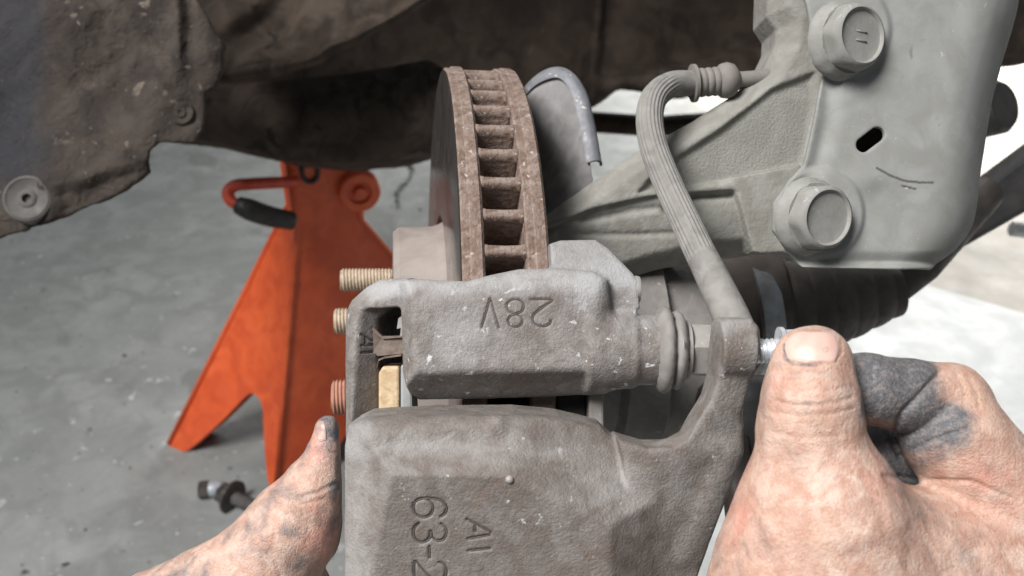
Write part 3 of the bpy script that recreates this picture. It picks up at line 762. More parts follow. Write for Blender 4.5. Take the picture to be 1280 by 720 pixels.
# ------------------------------------------------------------------ steering knuckle and strut bracket
def build_knuckle():
    fr = Fr(0.345)
    t = thing('steering_knuckle', fr.world(fr.P(860, 260, 0))[0], 'pale dust coated cast steering knuckle arm behind the brake hose', 'steering knuckle')
    out = [(1100, -60), (968, -60), (966, 12), (978, 30), (977, 48), (960, 82), (925, 112), (872, 146), (795, 188), (740, 226), (650, 290), (640, 372), (700, 385), (790, 348), (830, 336), (900, 322), (980, 316), (1040, 330), (1080, 250), (1080, 80)]
    panel = [(1018, 92), (965, 112), (905, 160), (850, 196), (822, 214), (800, 240), (830, 240), (1004, 208), (1020, 130)]
    patch = [(915, 222), (1000, 206), (1010, 325), (942, 316)]
    low = [(640, 300), (740, 262), (820, 244), (918, 240), (1010, 222), (1010, 340), (640, 400)]
    def pd(x, y, p): return poly2d(x, -y, [np.array([a, -b], float) for a, b in p])
    def hh(x, y):
        o = pd(x, y, out)
        z = -26 * step(o, -26, 2)                                       # rounded rim
        z = z - 9 * step(pd(x, y, panel), 5, -5)                        # recessed pebbled panel
        lw = step(pd(x, y, low), 4, -4)
        z = z - 10 * lw - 0.28 * np.maximum(y - 262, 0) * lw
        pt = step(pd(x, y, patch), 2.0, -1.0)                            # flat pad
        z = z * (1 - pt) + pt * (2 - 0.10 * np.maximum(y - 262, 0))
        d = polyline_dist(x, y, [(835, 262), (872, 246), (916, 242)])
        z = z - 7 * np.exp(-(d / 5.0) ** 2)
        d = polyline_dist(x, y, [(730, 275), (790, 262), (838, 258)])
        z = z - 4 * np.exp(-(d / 5.0) ** 2) - 3 * np.exp(-(polyline_dist(x, y, [(700, 292), (790, 292), (850, 290)]) / 4.0) ** 2)
        z = z + 10 * blob(x, y, 880, 285, 34, 26)
        z = z - 0.00045 * (np.minimum(x, 800) - 800) ** 2 
        return z
    ins = lambda px, py, n: np.zeros_like(px)
    o, V = relief(fr, (640, 1110, -70, 400, -150, 30), 1.9, out, hh, 70, 6, 'body', M['knuckle'], t, noise=0.3, nm_scale=22, attrs={'rough': ins})
    # pebbled skin of the recessed panel
    me = o.data; me.materials.append(M['knuckle_rough'])
    px, py = fr.pix(V.v); inp = pd(px, py, panel) < -2
    q = np.empty(len(me.polygons) * 4, np.int32); me.loops.foreach_get('vertex_index', q); q = q.reshape(-1, 4)
    me.polygons.foreach_set('material_index', inp[q].all(1).astype(np.int32))
    # bearing housing of the knuckle, seen below between bracket and caliper
    c = cw(0.028, -0.028, 0.405)
    v, q = lathe(c, -AX_OUT, [(-.03, .050), (0.010, .050), (.013, .053), (.03, .053), (.033, .047), (.06, .044)], 64)
    add('bearing_housing', v, q, M['boot_grey'], t, auto=30)
    v, q = lathe(W(925, 470, .36), R3 @ np.array([.05, -1.0, .1]), [(0, .012), (.004, .017), (.010, .019), (.016, .0165), (.022, .020), (.028, .0175), (.036, .021), (.046, .019)], 40)
    add('ball_joint_boot', v, q, M['black'], t)
    v, q = lathe(W(915, 545, .34), R3 @ np.array([.1, -1.0, .05]), [(0, .006), (.05, .006)], 24); add('ball_joint_stud', v, q, M['boot'], t)
build_knuckle()

def hexbolt(fr, V, x, y, r, t, off=0.0, tilt=(-.25, .12, 1.0), hexrot=0.2):
    s = fr.s
    c = hit(V, x, y); c = c if c is not None else fr.P(x, y, 0)
    C = fr.world(c)[0]; n = R3 @ np.array(tilt); n /= np.linalg.norm(n)
    v, q = lathe(C - n * 3 * s, n, [(0, r * 1.22 * s), (5 * s, r * 1.22 * s), (9 * s, r * 1.13 * s), (13 * s, r * 1.0 * s)], 48)
    b = add('bolt_flange', v, q, M['bolt_dusty'], t, auto=35)
    return C, n, b

def build_strut():
    fr = Fr(0.318)
    t = thing('strut_bracket', fr.world(fr.P(1110, 170, 0))[0], 'pale grey dusty strut bracket plate bolted over the knuckle with two big bolts', 'strut bracket')
    out = [(990, -70), (1010, 20), (1016, 60), (1032, 84), (1024, 120), (1014, 170), (1006, 206), (986, 226), (966, 254), (966, 288), (984, 314), (1004, 334), (1080, 336), (1176, 337), (1196, 326), (1218, 312), (1238, 296), (1252, 274), (1259, 240), (1263, 200), (1274, 120), (1290, 60), (1316, -30), (1322, -70)]
    slot = [(1072, 176), (1076, 170), (1092, 161), (1100, 161), (1105, 167), (1103, 175), (1099, 179), (1082, 188), (1075, 188), (1070, 183)]
    def hh(x, y):
        yy_ = np.arange(-90, 361.0); xx_ = np.interp(yy_, [-90, -70, 0, 60, 120, 200, 268, 300, 337, 360], [1322, 1318, 1306, 1288, 1272, 1260, 1252, 1240, 1206, 1180])
        xx_ = np.convolve(np.pad(xx_, 20, mode='edge'), np.ones(41) / 41, 'valid')
        xr = np.interp(y, yy_, xx_)
        z = -70 * np.clip((x - (xr - 95)) / 100, 0, 1.2) ** 2.2
        z = z + 5 * step(np.hypot(x - 1022, y - 268), 62, 52) + 5 * step(np.hypot(x - 1052, y - 36), 66, 54)
        z = z - 6 * np.exp(-(polyline_dist(x, y, [(1040, 60), (1036, 150), (1022, 205), (1000, 232)]) / 12.0) ** 2)
        z = z + 4 * blob(x, y, 1082, 225, 26, 14) - 7 * step(y, 312, 330) + 10 * step(y, 326, 337)
        return z
    scr = [(1096, 210), (1112, 219), (1130, 226), (1150, 228), (1166, 228)]
    def sc(px, py, n):
        return 1.3 * np.maximum(step(polyline_dist(px, py, scr), 2.4, 0.6), step(polyline_dist(px, py, [(1127, 232), (1144, 236)]), 2.0, 0.5))
    V = Vol(fr, (955, 1340, -80, 350, -130, 30), 1.5)
    U, Y = V.X[:, :, 0], V.Y[:, :, 0]
    h = hh(640 + U, 360 - Y)[:, :, None].astype(np.float32)
    sa, sb = fr.P(1080, 181)[:2], fr.P(1097, 168)[:2]
    sl = polyline_dist(V.X[:, :, 0], V.Y[:, :, 0], [sa, sb])[:, :, None] - 9.0
    d2 = smax(V.poly(out), -sl, 1.5)
    V.add(smax(d2, np.abs(V.Z - (h - 5)) - 5, 3))
    v, q = V.nets(); n = vnormals(v, q); v = v + n * (0.35 * lump(v, 16, 10, 1))[:, None]
    px, py = fr.pix(v)
    add('plate', fr.world(v), q, M['plate'], t, attrs={'scratch': sc(px, py, n)})
    # dark flat sheet behind the slot, standing in for its unlit inside
    vv, qq = slab(fr.world(np.array([fr.P(1050, 140, -40), fr.P(1130, 140, -40), fr.P(1130, 215, -40), fr.P(1050, 215, -40)])), 0.004, R3 @ np.array([0, 0, 1.0]))
    add('slot_backing', vv, qq, M['under'], t, smooth=False)
    for (x, y, r, tx, ty, rot, marks) in ((1050, 52, 41, 20, 2, 0.35, True), (1010, 271, 41, 18, 5, 0.1, False)):
        s = fr.s; c = hit(V, x, y); C = fr.world(c)[0]
        n = R3 @ np.array([tx / 46, -ty / 46, 1.0]); n /= np.linalg.norm(n)
        prof = [(-4 * s, r * 1.18 * s), (3 * s, r * 1.2 * s), (8 * s, r * 1.12 * s), (15 * s, r * 1.02 * s)]
        v, q = lathe(C, n, prof, 56); v = v + 0.0002 * rng.normal(size=v.shape) * 0.6
        b = add('bolt', v, q, M['bolt_dusty'], t, auto=50)
        # hexagon head with round dished crown
        def rf(tt, rr, th):
            a = (th + rot) % (math.pi / 3) - math.pi / 6
            k = np.clip((rr - r * .9 * s) / (r * .13 * s), 0, 1)
            hexr = r * 0.925 * s / np.cos(a)
            return np.minimum(hexr, rr)
        prof = [(8 * s, r * 1.02 * s), (20 * s, r * 1.01 * s), (28 * s, r * .985 * s), (33 * s, r * .95 * s), (36.5 * s, r * .89 * s), (38 * s, r * .82 * s), (37.2 * s, r * .79 * s), (34 * s, r * .76 * s), (33.5 * s, r * .70 * s), (33.5 * s, r * .3 * s), (33.5 * s, .01 * s)]
        v, q = lathe(C, n, prof, 72, rfun=rf); add('head', v, q, M['bolt_dusty'], b, auto=40)
        if marks:
            d, u, w = n, R3 @ np.array([1, -.1, -tx / 46]), R3 @ np.array([0.05, 1, 0])
            for dy in (5, -6):
                p = C + n * 33.8 * s + w * dy * s + u * 1 * s
                v, q = tube(np.array([p - u * 7 * s, p, p + u * 8 * s]), 1.1 * s, 8); add('head_mark', v, q, M['plate'], b)
build_strut()

# ------------------------------------------------------------------ drive shaft boot
def build_shaft():
    a = W(700, 420, 0.47); b = W(1190, 352, 0.47); ax = (b - a) / np.linalg.norm(b - a); L = np.linalg.norm(b - a)
    t = thing('drive_shaft', a, 'black drive shaft with ribbed rubber boot and steel clamp below the strut bracket', 'drive shaft')
    prof = []
    for i in range(160):
        f = i / 159; x = f * 0.076
        r = np.interp(f, [0, .2, .6, 1], [.030, .0285, .023, .013]) + 0.0032 * (abs(math.sin(f * 6.5 * math.pi)) ** 0.7 - .6) * .38
        prof.append((x, r))
    v, q = lathe(W(945, 388, .47), ax, prof, 64); add('boot', v, q, M['boot'], t, auto=60)
    v, q = lathe(W(735, 405, .47), ax, [(0, .032), (.05, .032), (.052, .033), (.058, .033), (.06, .031), (.10, .031)], 64); add('joint_cup', v, q, M['boot'], t, auto=40)
    v, q = lathe(W(930, 391, .47), ax, [(0, .0310), (.001, .0345), (.009, .0338), (.012, .0322), (.013, .029)], 64, cap=False); add('clamp', v, q, M['steel'], t, auto=40)
    v, q = tube(np.array([W(1100, 368, .47), W(1150, 330, .475), W(1230, 240, .5)]), .011, 24); add('shaft', v, q, M['boot'], t)
build_shaft()

# ------------------------------------------------------------------ brake hose
def build_hose():
    t = thing('brake_hose', W(830, 150, .335), 'grey ribbed rubber brake hose looping down to the caliper ear', 'brake hose')
    P = [W(880, 104, .352), W(862, 104, .350), W(838, 106, .345), (W(818, 122, .338)), W(812, 150, .333), W(818, 186, .328), W(836, 232, .322), W(862, 288, .312), W(880, 326, .304)]
    pth = spline(P, 130)
    def rf(f, r, th): return r * (1 + 0.035 * np.cos(22 * th) * min(1, max(0, (f - .24) * 20)))
    v, q = tube(pth, [.0050, .0050, .0051, .0052], 132, rfun=rf); add('ribbed_hose', v, q, M['hose'], t)
    P2 = spline([W(878, 321, .3052), W(893, 352, .298), W(912, 392, .289), W(926, 425, .282), W(934, 452, .278)], 40)
    v, q = tube(P2, [.0054, .0057, .0060, .0060, .006], 32); add('sleeve', v, q, M['hose'], t, auto=60)
    # crimped end fitting, retaining ring and pipe
    C = W(868, 104, .351); ax = R3 @ np.array([1, .10, -.08]); ax /= np.linalg.norm(ax); s = .351 / F
    v, q = lathe(C, ax, [(-4 * s, 18 * s), (-3 * s, 23.5 * s), (1 * s, 23.5 * s), (2 * s, 17 * s), (5 * s, 15 * s)], 40); add('ring', v, q, M['fitting'], t, auto=40)
    pr = []
    for i in range(50):
        f = i / 49; pr.append((5 * s + f * 26 * s, (15.5 + 2.5 * abs(math.sin(f * 3 * math.pi)) ** .5) * s))
    v, q = lathe(C, ax, pr, 40); add('crimp', v, q, M['fitting'], t)
    v, q = lathe(C + ax * 28 * s, ax, [(0, 6 * s), (1 * s, 16 * s), (6 * s, 21 * s), (14 * s, 22.5 * s), (22 * s, 20 * s), (28 * s, 12 * s), (30 * s, 9 * s)], 40); add('union_nut', v, q, M['fitting'], t, auto=60)
    v, q = tube(spline([C + ax * 50 * s, C + ax * 85 * s, C + ax * 130 * s + R3 @ np.array([0, 6 * s, 0])], 20), 10 * s, 20); add('pipe', v, q, M['fitting'], t)
build_hose()

# ------------------------------------------------------------------ lettering strokes in relief
GLY = {
 '2': [[(0.05, .78), (.15, .93), (.38, 1.0), (.65, .95), (.82, .80), (.80, .62), (.62, .45), (.30, .24), (.04, .03), (.92, .03)]],
 '8': [[(.45, .54), (.20, .62), (.10, .77), (.20, .93), (.45, 1.0), (.70, .93), (.80, .77), (.70, .62), (.45, .54), (.15, .44), (.04, .26), (.14, .08), (.45, 0), (.76, .08), (.88, .26), (.76, .44), (.45, .54)]],
 'V': [[(0, 1.0), (.45, 0), (.9, 1.0)]],
 '6': [[(.85, .82), (.68, .97), (.42, 1.0), (.16, .84), (.05, .5), (.08, .2), (.25, .03), (.48, 0), (.75, .08), (.88, .3), (.75, .52), (.48, .6), (.22, .52), (.08, .36)]],
 '3': [[(.06, .85), (.25, .98), (.5, 1.0), (.76, .9), (.8, .72), (.66, .57), (.38, .53), (.68, .49), (.88, .30), (.8, .1), (.5, 0), (.22, .03), (.03, .17)]],
 '-': [[(.1, .48), (.6, .48)]],
 'L': [[(0, 0), (.45, 1.0), (.9, 0.0)], ],
}
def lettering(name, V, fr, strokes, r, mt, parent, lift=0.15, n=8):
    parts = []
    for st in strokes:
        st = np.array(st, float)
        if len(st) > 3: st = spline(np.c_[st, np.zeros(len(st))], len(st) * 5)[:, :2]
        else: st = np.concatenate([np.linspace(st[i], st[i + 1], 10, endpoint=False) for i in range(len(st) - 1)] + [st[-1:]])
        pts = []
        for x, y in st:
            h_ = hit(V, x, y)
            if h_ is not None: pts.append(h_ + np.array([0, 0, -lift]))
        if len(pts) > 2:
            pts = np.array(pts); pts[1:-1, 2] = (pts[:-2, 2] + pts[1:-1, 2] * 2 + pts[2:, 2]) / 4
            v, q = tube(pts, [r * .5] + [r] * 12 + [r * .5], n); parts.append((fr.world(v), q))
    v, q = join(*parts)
    return add(name, v, q, M['dirt_shade'], parent)
def carve(strokes, wd, dep):
    out = []
    for st in strokes:
        st = np.array(st, float)
        if len(st) > 3: st = spline(np.c_[st, np.zeros(len(st))], len(st) * 4)[:, :2]
        out.append(([tuple(p) for p in st], wd, dep))
    return out
def word(chars, x0, y0, adv, up, widths):
    """strokes of a word: adv = pixel vector of the writing direction (per unit of width), up = pixel vector of the letter height"""
    out = []; p = np.array([x0, y0], float)
    for c, w_ in zip(chars, widths):
        for st in GLY[c]: out.append([tuple(p + np.array(adv) * a * w_ + np.array(up) * b) for a, b in st])
        p = p + np.array(adv) * (w_ + 6)
    return out

# ------------------------------------------------------------------ caliper bracket (28V)
def build_bracket():
    fr = Fr(0.272)
    t = thing('caliper_bracket', fr.world(fr.P(630, 420, 0))[0], 'brown grey cast caliper bracket with upside down 28V lettering across the rotor', 'caliper bracket')
    V = Vol(fr, (425, 860, 285, 570, -145, 40), 1.25)
    P = V.P
    blk = V.prism([(500, 352), (520, 349), (585, 352), (606, 346), (650, 337), (700, 336), (740, 341), (756, 350), (760, 384), (762, 470), (757, 492), (640, 498), (524, 500), (514, 492), (506, 462), (504, 400)], -95, 30, 5)
    blk = smax(blk, V.plane(P(600, 466, 22), (0.02, -.80, .60)), 4)            # lower chamfer
    blk = smax(blk, V.plane(P(600, 372, 20), (-.05, .55, .83)), 8)             # upper slope
    blk = smax(blk, V.plane(P(600, 420, 21), (0, 0.06, 1)), 6)
    blk = smax(blk, V.plane(P(516, 430, 20), (-.85, 0, .5)), 5)
    blk = smax(blk, V.plane(P(748, 430, 22), (.7, 0, .7)), 6)
    V.add(blk)
    top = V.prism([(686, 306), (700, 301), (744, 300), (760, 312), (786, 342), (792, 352), (793, 384), (750, 400), (690, 390)], -110, -8, 5)
    top = smax(top, V.plane(P(740, 335, -16), (0.1, .62, .78)), 6)
    V.add(top, 6)
    # boss for the guide pin
    V.add(V.cyl(P(735, 437, -22), P(834, 437, -22), 46, 44, 5), 10)
    V.add(V.cyl(P(735, 437, -22), P(790, 437, -22), 52, 47, 5), 12)
    # hooked arm at the left with an open pocket
    arm = V.prism([(433, 545), (433, 420), (436, 398), (447, 376), (464, 360), (480, 351), (515, 349), (520, 400), (512, 545)], -140, -16, 6)
    arm = smax(arm, V.plane(P(470, 372, -20), (-.4, .62, .68)), 8)
    arm = smax(arm, V.plane(P(436, 450, -28), (-.8, .0, .6)), 8)
    pocket = V.prism([(474, 398), (486, 386), (540, 380), (540, 580), (472, 580)], -120, 60, 7, w=-40)
    arm_in = smax(arm, V.plane(P(443, 450, -17), (.66, -.10, .74)), 5)
    arm = smin(arm_in, smax(arm, V.plane(P(470, 386, 0), (0, -1, 0)), 4), 6)
    arm = smax(arm, -pocket, 5)
    V.add(arm, 5)
    v, q = V.nets(); n = vnormals(v, q)
    v = v + n * (0.22 * lump(v, 16, 12, 1) + 0.10 * lump(v, 5, 10, 2))[:, None]
    # 28V upside down: the feet of the letters point up
    def flip(c, x0, x1, y0, y1): return [[(x1 - (x1 - x0) * a / .9, y0 + (y1 - y0) * b) for a, b in s] for s in GLY[c]]
    st = flip('2', 664, 691, 373.5, 408) + flip('8', 633, 656, 374, 409) + flip('V', 602, 624, 373, 410)
    mk = [[(452, 418), (466, 426)], [(457, 423), (457, 429)], [(452, 432), (466, 431)], [(452, 441), (466, 440)]]
    v = grooves(v, n, fr, carve(st, 1.55, 2.7) + carve(mk, 1.3, 2.2))
    px, py = fr.pix(v)
    dust = 0.55 * step(py, 378, 352) + 0.5 * blob(px, py, 575, 420, 40, 50) * (px > 515) + .55 * blob(px, py, 735, 370, 22, 30) + 0.5 * step(polyline_dist(px, py, [(470, 366), (505, 362)]), 18, 4) + .45 * step(px, 740, 800) * step(py, 430, 395) + .2
    add('bracket_body', fr.world(v), q, M['bracket'], t, attrs={'dust': dust})
    lettering('lettering', V, fr, st, .75, M['dirt_shade'], t, lift=1.5, n=6)
    lettering('cast_mark', V, fr, mk, .7, M['dirt_shade'], t, lift=1.2, n=6)
    # small steel cap at the end of the upper block
    s = fr.s; C = fr.world(P(790, 362, -26))[0]; ax = R3 @ np.array([1, 0, -.05])
    v, q = lathe(C, ax, [(0, 17 * s), (5 * s, 18 * s), (9 * s, 17 * s), (10 * s, 13 * s)], 32); add('end_cap', v, q, M['pin'], t, auto=40)
    return fr, V
build_bracket()

def build_pin():
    fr = Fr(0.272); s = fr.s
    C = fr.world(fr.P(822, 437, -22))[0]; ax = R3 @ np.array([1, -.02, 0])
    t = thing('guide_pin', C, 'dusty guide pin with bellows boot and hex shoulder between bracket and caliper ear', 'guide pin')
    pr = [(-4 * s, 44 * s), (0, 50 * s), (3 * s, 54 * s), (8 * s, 55.5 * s), (13 * s, 53 * s), (15 * s, 46 * s), (17 * s, 45 * s), (19 * s, 49 * s), (24 * s, 50.5 * s), (29 * s, 47 * s), (32 * s, 41 * s), (34 * s, 36 * s), (38 * s, 35 * s)]
    v, q = lathe(C, ax, pr, 56); v += 0.00012 * rng.normal(size=v.shape); add('boot', v, q, M['boot_grey'], t, auto=60)
    v, q = lathe(C, ax, [(34 * s, 38 * s), (38 * s, 38 * s), (40 * s, 35 * s)], 48); add('washer', v, q, M['pin'], t, auto=40)
    v, q = prism_w(C + ax * 37 * s, ax, 35.5 * s, 33 * s, rot=0.35, bev=.02); add('hexagon', v, q, M['pin'], t, smooth=False)
build_pin()

# ------------------------------------------------------------------ pads and clip
def build_pads():
    fr = Fr(0.272)
    def blk(name, pts, w0, w1, mt, parent, bev=.0008):
        top = fr.world(np.array([fr.P(x, y, w1) for x, y in pts]))
        v, q = slab(top, (w1 - w0) * fr.s, R3 @ np.array([0, 0, 1.0]))
        o = add(name, v, q, M[mt], parent, smooth=False); bevel_obj(o, bev, 2); return o
    t = thing('brake_pad', fr.world(fr.P(492, 490, -30))[0], 'outboard brake pad with tan friction edge in the bracket pocket left of the rotor', 'brake pad', 'brake pads in the bracket')
    blk('friction_block', [(473, 466), (478, 458), (499, 458), (499, 545), (473, 545)], -75, -24, 'pad', t)
    blk('backing_plate', [(500.5, 456), (514, 456), (517, 545), (500.5, 545)], -85, -22, 'backing', t)
    t2 = thing('brake_pad', fr.world(fr.P(735, 520, -60))[0], 'inboard brake pad edge in the shadow under the bracket right of the rotor', 'brake pad', 'brake pads in the bracket')
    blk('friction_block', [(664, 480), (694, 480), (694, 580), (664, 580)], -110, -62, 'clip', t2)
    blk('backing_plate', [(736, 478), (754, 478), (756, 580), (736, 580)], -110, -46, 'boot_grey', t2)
    blk('shim', [(696, 490), (733, 490), (733, 580), (696, 580)], -120, -80, 'black', t2)
    # folded spring clip
    t3 = thing('spring_clip', fr.world(fr.P(487, 420, -30))[0], 'small folded brown steel spring clip above the tan brake pad', 'spring clip')
    def strip(pts, wdt, name, nrm=(0, 0, 1)):
        P = np.array([fr.P(*p) for p in pts]); V = []
        w_ = np.array([0, 0, 1.0])
        for p in P: V += [p + np.array([0, 0, wdt / 2]), p - np.array([0, 0, wdt / 2]), p + np.array([0.0, -2.2, -wdt / 2]), p + np.array([0.0, -2.2, wdt / 2])]
        Q = []
        for i in range(len(P) - 1):
            for j in range(4): Q.append((4 * i + j, 4 * i + (j + 1) % 4, 4 * i + 4 + (j + 1) % 4, 4 * i + 4 + j))
        Q.append((3, 2, 1, 0)); Q.append(tuple(range(4 * len(P) - 4, 4 * len(P))))
        o = add(name, fr.world(np.array(V)), Q, M['clip'], t3, smooth=False); return o
    top = fr.world(np.array([fr.P(466, 408, -26), fr.P(478, 420, -28), fr.P(504, 420, -30), fr.P(504, 442, -28), fr.P(472, 445, -26), fr.P(467, 440, -26)]))
    v, q = slab(top, .0007, R3 @ np.array([0, 0, 1.0])); add('tab', v, q, M['clip'], t3, smooth=False)
    strip([(467, 410, -36), (480, 421, -36), (504, 419, -36)], 22, 'fold')
    strip([(473, 458, -34), (475, 448, -34), (482, 445, -34), (503, 442, -34)], 26, 'hook')
    top = fr.world(np.array([fr.P(498, 398, -30), fr.P(502, 395, -30), (fr.P(503, 404, -30)), fr.P(507, 405, -30), fr.P(505, 420, -30), fr.P(500, 420, -30), fr.P(501, 410, -30), fr.P(496, 411, -30)]))
    v, q = slab(top, .0008, R3 @ np.array([0, 0, 1.0])); add('spring_end', v, q, M['pin'], t3, smooth=False)
build_pads()

# ------------------------------------------------------------------ caliper
CAL = {}
def build_caliper():
    fr = Fr(0.247)
    t = thing('brake_caliper', fr.world(fr.P(650, 640, 0))[0], 'dusty brown grey cast brake caliper marked 63-2 gripped at the bottom', 'brake caliper')
    V = Vol(fr, (415, 965, 385, 800, -128, 58), 1.4)
    P = V.P
    f = V.plane(P(600, 594, 40), (0, -.20, 1.0))                                     # face with the lettering
    f = smax(f, V.plane(P(560, 594, 40), (0.0, .62, .78)), 3)                      # top slope
    f = smax(f, V.plane(P(486, 620, 36), (-.66, .0, .75)), 3)                      # left slope
    f = smax(f, V.plane(P(700, 625, 33), (.34, .50, .80)), 5)                      # upper right slope
    f = smax(f, V.plane(P(762, 670, 25), (.56, -.14, .82)), 3)                     # right slope
    f = smax(f, V.plane(P(838, 690, 6), (.97, 0, .25)), 9)
    f = smax(f, V.poly([(428, 900), (427, 560), (433, 534), (452, 525), (540, 521), (640, 520), (700, 526), (755, 540), (795, 574), (843, 654), (846, 700), (846, 900)], -10), 9)
    f = smax(f, V.plane(P(560, 560, -125), (0, 0, -1)), 4)
    V.add(f)
    # top shoulder: shallow raised roll along the top edge
    V.add(V.cap(P(470, 546, -2), P(620, 536, -8), 16, 14), 10)
    V.add(V.cap(P(620, 536, -8), P(720, 560, -30), 14, 6), 12)
    # arm that sweeps up to the ear
    arm = V.prism([(770, 545), (806, 556), (838, 556), (856, 546), (868, 524), (884, 498), (892, 470), (895, 440), (898, 406), (906, 398), (934, 398), (944, 412), (946, 438), (936, 462), (930, 500), (930, 540), (918, 590), (900, 650), (880, 720), (840, 860), (790, 860), (800, 700)], -78, -4, 9, w=-30)
    arm = smax(arm, V.plane(P(905, 500, -8), (.22, -.20, .96)), 7)
    V.add(arm, 8)
    V.add(V.cap(P(800, 585, -42), P(885, 555, -38), 24, 20), 14)
    V.add(V.cap(P(850, 680, -70), P(905, 560, -44), 30, 24), 12)
    # ear boss round the bolt
    V.add(V.cyl(P(896, 437, -28), P(939, 438, -28), 40, 37, 4), 5)
    V.cut(V.cap(P(948, 478, -20), P(940, 520, -20), 8, 12), 8)
    v, q = V.nets(); n = vnormals(v, q)
    v = v + n * (0.28 * lump(v, 20, 12, 3) + 0.12 * lump(v, 5, 12, 1))[:, None]
    # 63-2..., running downwards, letter tops to the right
    def dn(c, y0, y1): return [[(517 + 41 * b, y0 + (y1 - y0) * a / .9) for a, b in s] for s in GLY[c]]
    st = dn('6', 622, 648) + dn('3', 654, 679) + [[(537, 684), (537, 691), (537, 698)]] + dn('2', 702, 729)
    mk = [[(584, 650), (614, 666)], [(594, 657), (594, 665)], [(585, 674), (613, 669)], [(586, 689), (613, 686)]]
    v = grooves(v, n, fr, carve(st, 1.8, 3.2) + carve(mk, 1.8, 3.0))
    px, py = fr.pix(v)
    dust = 0.5 * step(px, 490, 445) + .55 * blob(px, py, 780, 610, 55, 34) + .4 * blob(px, py, 530, 555, 120, 16) + .35 * blob(px, py, 690, 565, 60, 12) + .5 * blob(px, py, 905, 405, 40, 14) + .4 * blob(px, py, 850, 600, 18, 30) + .15 + .3 * blob(px, py, 900, 520, 24, 60)
    add('caliper_body', fr.world(v), q, M['caliper'], t, attrs={'dust': dust})
    lettering('lettering', V, fr, st, .95, M['dirt_shade'], t, lift=1.6, n=6)
    lettering('cast_mark', V, fr, mk, .9, M['dirt_shade'], t, lift=1.5, n=6)
    p = hit(V, 637, 600); v, q = lathe(fr.world(p)[0] - R3 @ np.array([0, 0, .0006]), R3 @ np.array([0, .3, 1.0]), [(0, .0012), (.0008, .0011), (.0012, .0006), (.0013, .0001)], 16)
    add('pimple', v, q, M['pin'], t)
    CAL['V'], CAL['fr'] = V, fr
build_caliper()

def build_bolt():
    fr = Fr(0.247); s = fr.s
    C = fr.world(fr.P(938, 440, -26))[0]; ax = R3 @ np.array([1, .06, .06]); ax /= np.linalg.norm(ax)
    t = thing('caliper_bolt', C, 'bright silver threaded bolt held between thumb and finger at the caliper ear', 'bolt')
    v, q = thread(C, ax, 40 * s, 16.5 * s, 6.0 * s, 2.0 * s, 40, 8); add('shank', v, q, M['zinc'], t)
    v, q = lathe(C + ax * 34 * s, ax, [(0, 18 * s), (3 * s, 30 * s), (8 * s, 30 * s), (11 * s, 26 * s)], 40); add('flange', v, q, M['zinc'], t, auto=40)
    v, q = prism_w(C + ax * 43 * s, ax, 26 * s, 26 * s); add('head', v, q, M['zinc'], t, smooth=False)
build_bolt()

# ------------------------------------------------------------------ the mechanic's hands
def nail_patch(V, fr, cx, cy, wx, wy, rot, parent, lift=1.2, grime_shade=0.0):
    """a curved nail plate laid on the fingertip"""
    nu, nv = 26, 22; pts = np.full((nu, nv, 3), np.nan); edge = np.zeros((nu, nv))
    ca, sa = math.cos(rot), math.sin(rot)
    for i in range(nu):
        for j in range(nv):
            a = -1 + 2 * i / (nu - 1); b = -1 + 2 * j / (nv - 1)
            # squircle mapping, rounder towards the free edge
            k = 1 - 0.16 * b * b * abs(a) - 0.10 * max(0, b) * abs(a) ** 2
            x, y = a * wx * k, b * wy * (1 - .13 * a * a)
            X, Y = cx + x * ca - y * sa, cy - (x * sa + y * ca)
            h_ = hit(V, X, Y)
            if h_ is None: h_ = pts[i, max(j - 1, 0)]
            pts[i, j] = h_
            e = max(abs(a), abs(b)); edge[i, j] = step(np.array(e), .86, 1.0) * (1.0 if b > -.95 else .6)
    P = pts.reshape(-1, 3); E = edge.ravel()
    lf = lift - (lift + 2.0) * np.clip((E), 0, 1) ** 2
    P = P + np.array([0, 0.0, 1.0]) * lf[:, None]
    Q = np.array([(i * nv + j, (i + 1) * nv + j, (i + 1) * nv + j + 1, i * nv + j + 1) for i in range(nu - 1) for j in range(nv - 1)])
    B = P - np.array([0, 0, 2.6])
    nn = len(P); Q2 = Q[:, ::-1] + nn
    rim = [i * nv for i in range(nu)] + [(nu - 1) * nv + j for j in range(1, nv)] + [i * nv + nv - 1 for i in range(nu - 2, -1, -1)] + [j for j in range(nv - 2, 0, -1)]
    Q3 = np.array([(rim[k], rim[(k + 1) % len(rim)], rim[(k + 1) % len(rim)] + nn, rim[k] + nn) for k in range(len(rim))])
    return add('nail', fr.world(np.vstack([P, B])), np.vstack([Q, Q2, Q3]), M['nail'], parent, attrs={'edge': np.maximum(np.r_[E, E] * .8, grime_shade)})

